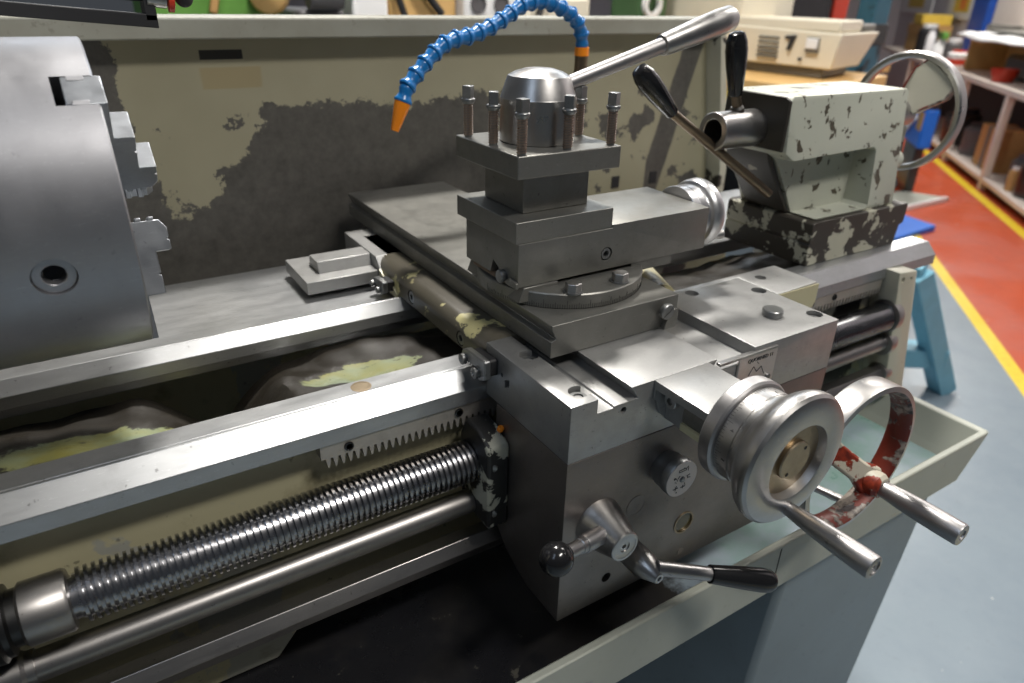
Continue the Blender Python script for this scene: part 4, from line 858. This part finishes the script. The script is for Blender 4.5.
build('foot_plate', MB().box(3.86, 4.22, 2.2, 2.52, ZF, ZF+.03), 'teal', tc, .004); build('sleeve', MB().box(3.95, 4.13, 2.29, 2.43, 1.10, 1.22), 'black_steel', tc, .006)
# light blue trestle behind the end of the lathe
tz = prop('blue_trestle', 'light blue steel trestle just behind the right end of the lathe', 'trestle', (2.75, .86, ZF))
def bar(p, q, w_, mat, parent, name, d_=None):
    p, q = Vector(p), Vector(q); d = (q-p).normalized(); u = d.cross(Vector((.2, .9, .1))).normalized(); v = d.cross(u); w2 = (d_ or w_)
    vs = [e+u*a*w_/2+v*b*w2/2 for e in (p, q) for a in (-1, 1) for b in (-1, 1)]
    return build(name, MB().add(vs, [(0, 1, 3, 2), (4, 6, 7, 5), (0, 4, 5, 1), (2, 3, 7, 6), (0, 2, 6, 4), (1, 5, 7, 3)]), mat, parent, .006)
bar((2.60, .945, .30), (2.98, .855, ZF), .09, 'lightblue', tz, 'leg'); bar((2.62, 1.30, .30), (2.60, 1.42, ZF), .09, 'lightblue', tz, 'leg')
bar((2.60, 1.12, -.16), (2.90, .865, -.14), .10, 'lightblue', tz, 'cross_bar'); bar((2.50, 1.36, .30), (2.62, .93, .30), .09, 'lightblue', tz, 'top_rail')
bar((3.25, 1.50, .30), (3.35, 1.55, ZF), .09, 'lightblue', tz, 'leg'); bar((2.56, 1.15, .30), (3.3, 1.5, .30), .09, 'lightblue', tz, 'top_rail')
# things on the red aisle
bl = prop('blue_tool_box', 'blue tool box with a white tube seen through the tailstock handwheel', 'tool box', RP(6.9, 2.1, ZF))
rb('box_shell', 'blue', bl, 6.9, 7.55, 1.90, 2.02, .10, .46, .02); rb('label_patch', 'cardboard', bl, 6.92, 7.1, 1.892, 1.91, .26, .42, .001)
rb('box_stand', 'black_steel', bl, 7.0, 7.5, 1.92, 2.0, ZF, .10, .01); build('white_tube', MB().cyl(RP(7.40, 1.87, .20), RP(7.15, 1.87, .36), .03), 'white', bl)
rb('lid', 'black_steel', bl, 6.9, 7.55, 1.90, 2.02, .46, .62, .02); build('yellow_tray', rbox(MB(), 6.9, 7.2, 1.92, 2.0, .62, .70), 'yellow', bl, .01)
fp = prop('floor_plate', 'flat grey metal plate lying on the red floor beside the tailstock', 'plate', RP(6.4, 2.0, ZF)); 
build('plate', MB().add([(5.6, 2.85, ZF+.002), (6.65, 2.82, ZF+.002), (6.5, 3.2, ZF+.002), (5.7, 3.3, ZF+.002), (5.6, 2.85, ZF+.03), (6.65, 2.82, ZF+.03), (6.5, 3.2, ZF+.03), (5.7, 3.3, ZF+.03)], [(3, 2, 1, 0), (4, 5, 6, 7), (0, 1, 5, 4), (1, 2, 6, 5), (2, 3, 7, 6), (3, 0, 4, 7)]), 'tray', fp, .004)
build('front_edge', MB().box(5.7, 6.6, 2.815, 2.84, ZF+.002, ZF+.045), 'white', fp, .002)
bf = prop('blue_plastic_sheet', 'bright blue plastic sheet on the floor behind the tailstock base', 'sheet', (5.2, 2.5, ZF))
build('sheet', MB().add([(4.7, 2.35, ZF+.002), (5.55, 2.34, ZF+.002), (5.7, 2.75, ZF+.002), (4.9, 2.9, ZF+.002), (4.7, 2.35, ZF+.02), (5.55, 2.34, ZF+.05), (5.7, 2.75, ZF+.03), (4.9, 2.9, ZF+.02)], [(3, 2, 1, 0), (4, 5, 6, 7), (0, 1, 5, 4), (1, 2, 6, 5), (2, 3, 7, 6), (3, 0, 4, 7)]), 'blue', bf, .004)
# row of machines seen just over the splash guard
bn = prop('rear_bench', 'long grey bench carrying machines behind the splash guard', 'bench', (1.2, 3.3, ZF))
build('bench_top', MB().box(-.5, 2.33, 2.7, 3.9, .86, .92), 'grey_plastic', bn, .006)
for (x, y) in ((-.45, 2.75), (2.2, 2.75), (-.45, 3.75), (2.2, 3.75)): build('leg', MB().box(x, x+.1, y, y+.1, ZF, .86), 'grey_plastic', bn, .004)
gm_ = prop('green_machine', 'bright green machine body over the left of the splash guard', 'machine', (.3, 3.2, .92)); build('body', MB().box(.02, .58, 3.05, 3.6, .922, 1.5), 'green', gm_, .02); build('motor_end', MB().lathe([(.02, -.02), (.075, 0), (.085, .03), (.085, .12), (.05, .16)], (.50, 2.98, 1.32), (.4, 1, 0), 28), 'wood', gm_, label='tan motor end'); bar((.27, 3.02, 1.24), (.33, 3.02, 1.44), .035, 'cardboard', gm_, 'strap')
gm2 = prop('grey_machine', 'grey machine head right of the bright green machine', 'machine', (.75, 3.2, .92)); build('body', MB().box(.64, .86, 3.0, 3.5, .922, 1.26), 'jumble', gm2, .02); build('head', MB().cyl((.68, 2.98, 1.31), (.84, 2.98, 1.31), .05), 'jumble', gm2)
bb = prop('pale_blue_box', 'pale blue white box behind the splash guard, left of the beige cabinet', 'box', (1.0, 3.2, .92)); build('box_shell', MB().box(.90, 1.08, 3.0, 3.4, .922, 1.34), 'white', bb, .015); build('lid', MB().box(.89, 1.09, 2.99, 3.41, 1.34, 1.37), 'lightblue', bb, .006)
bc = prop('beige_cabinet', 'beige control cabinet with black cables behind the splash guard', 'cabinet', (1.3, 3.3, .92)); build('cabinet_body', MB().box(1.10, 1.48, 3.05, 3.6, .922, 1.6), 'wood', bc, .015)
build('cable', MB().tube([(1.12, 3.0, 1.45), (1.13, 3.0, 1.33), (1.17, 3.0, 1.22)], .018), 'black', bc); build('cable', MB().tube([(1.22, 3.02, 1.45), (1.30, 3.02, 1.33), (1.38, 3.02, 1.24)], .02), 'black', bc)
wm = prop('white_gauge_box', 'white box with round gauges behind the middle of the splash guard', 'gauge box', (1.65, 3.2, .92)); build('box_shell', MB().box(1.50, 1.84, 3.0, 3.4, .922, 1.6), 'white', wm, .015)
for (x, z) in ((1.58, 1.29), (1.72, 1.29)): build('gauge', MB().lathe([(.045, 0), (.045, .012), (.036, .012), (.036, .006), (0, .006)], (x, 2.998, z), (0, -1, 0), 24), 'jumble', wm)
bm_ = prop('beige_machine', 'cream beige machine behind the blue hose arch', 'machine', (2.1, 3.2, .92)); build('body', MB().box(1.88, 2.32, 3.0, 3.5, .922, 1.33), 'cream_plastic', bm_, .02); build('top_casting', MB().box(1.95, 2.30, 3.05, 3.4, 1.33, 1.6), 'wood', bm_, .02); build('cable', MB().tube([(1.95, 2.98, 1.5), (1.99, 2.98, 1.34), (1.95, 2.98, 1.24)], .02), 'black', bm_)
dg = prop('dark_green_machine', 'dark green machine casting behind the clamp lever', 'machine', (2.65, 3.2, .92)); build('body', MB().box(2.70, 2.92, 3.0, 3.3, .970, 1.6), 'darkgreen', dg, .03); build('white_handwheel', MB().ring(.07, .045, (2.76, 2.985, 1.30), (0, -1, 0), .03, 28), 'white', dg)
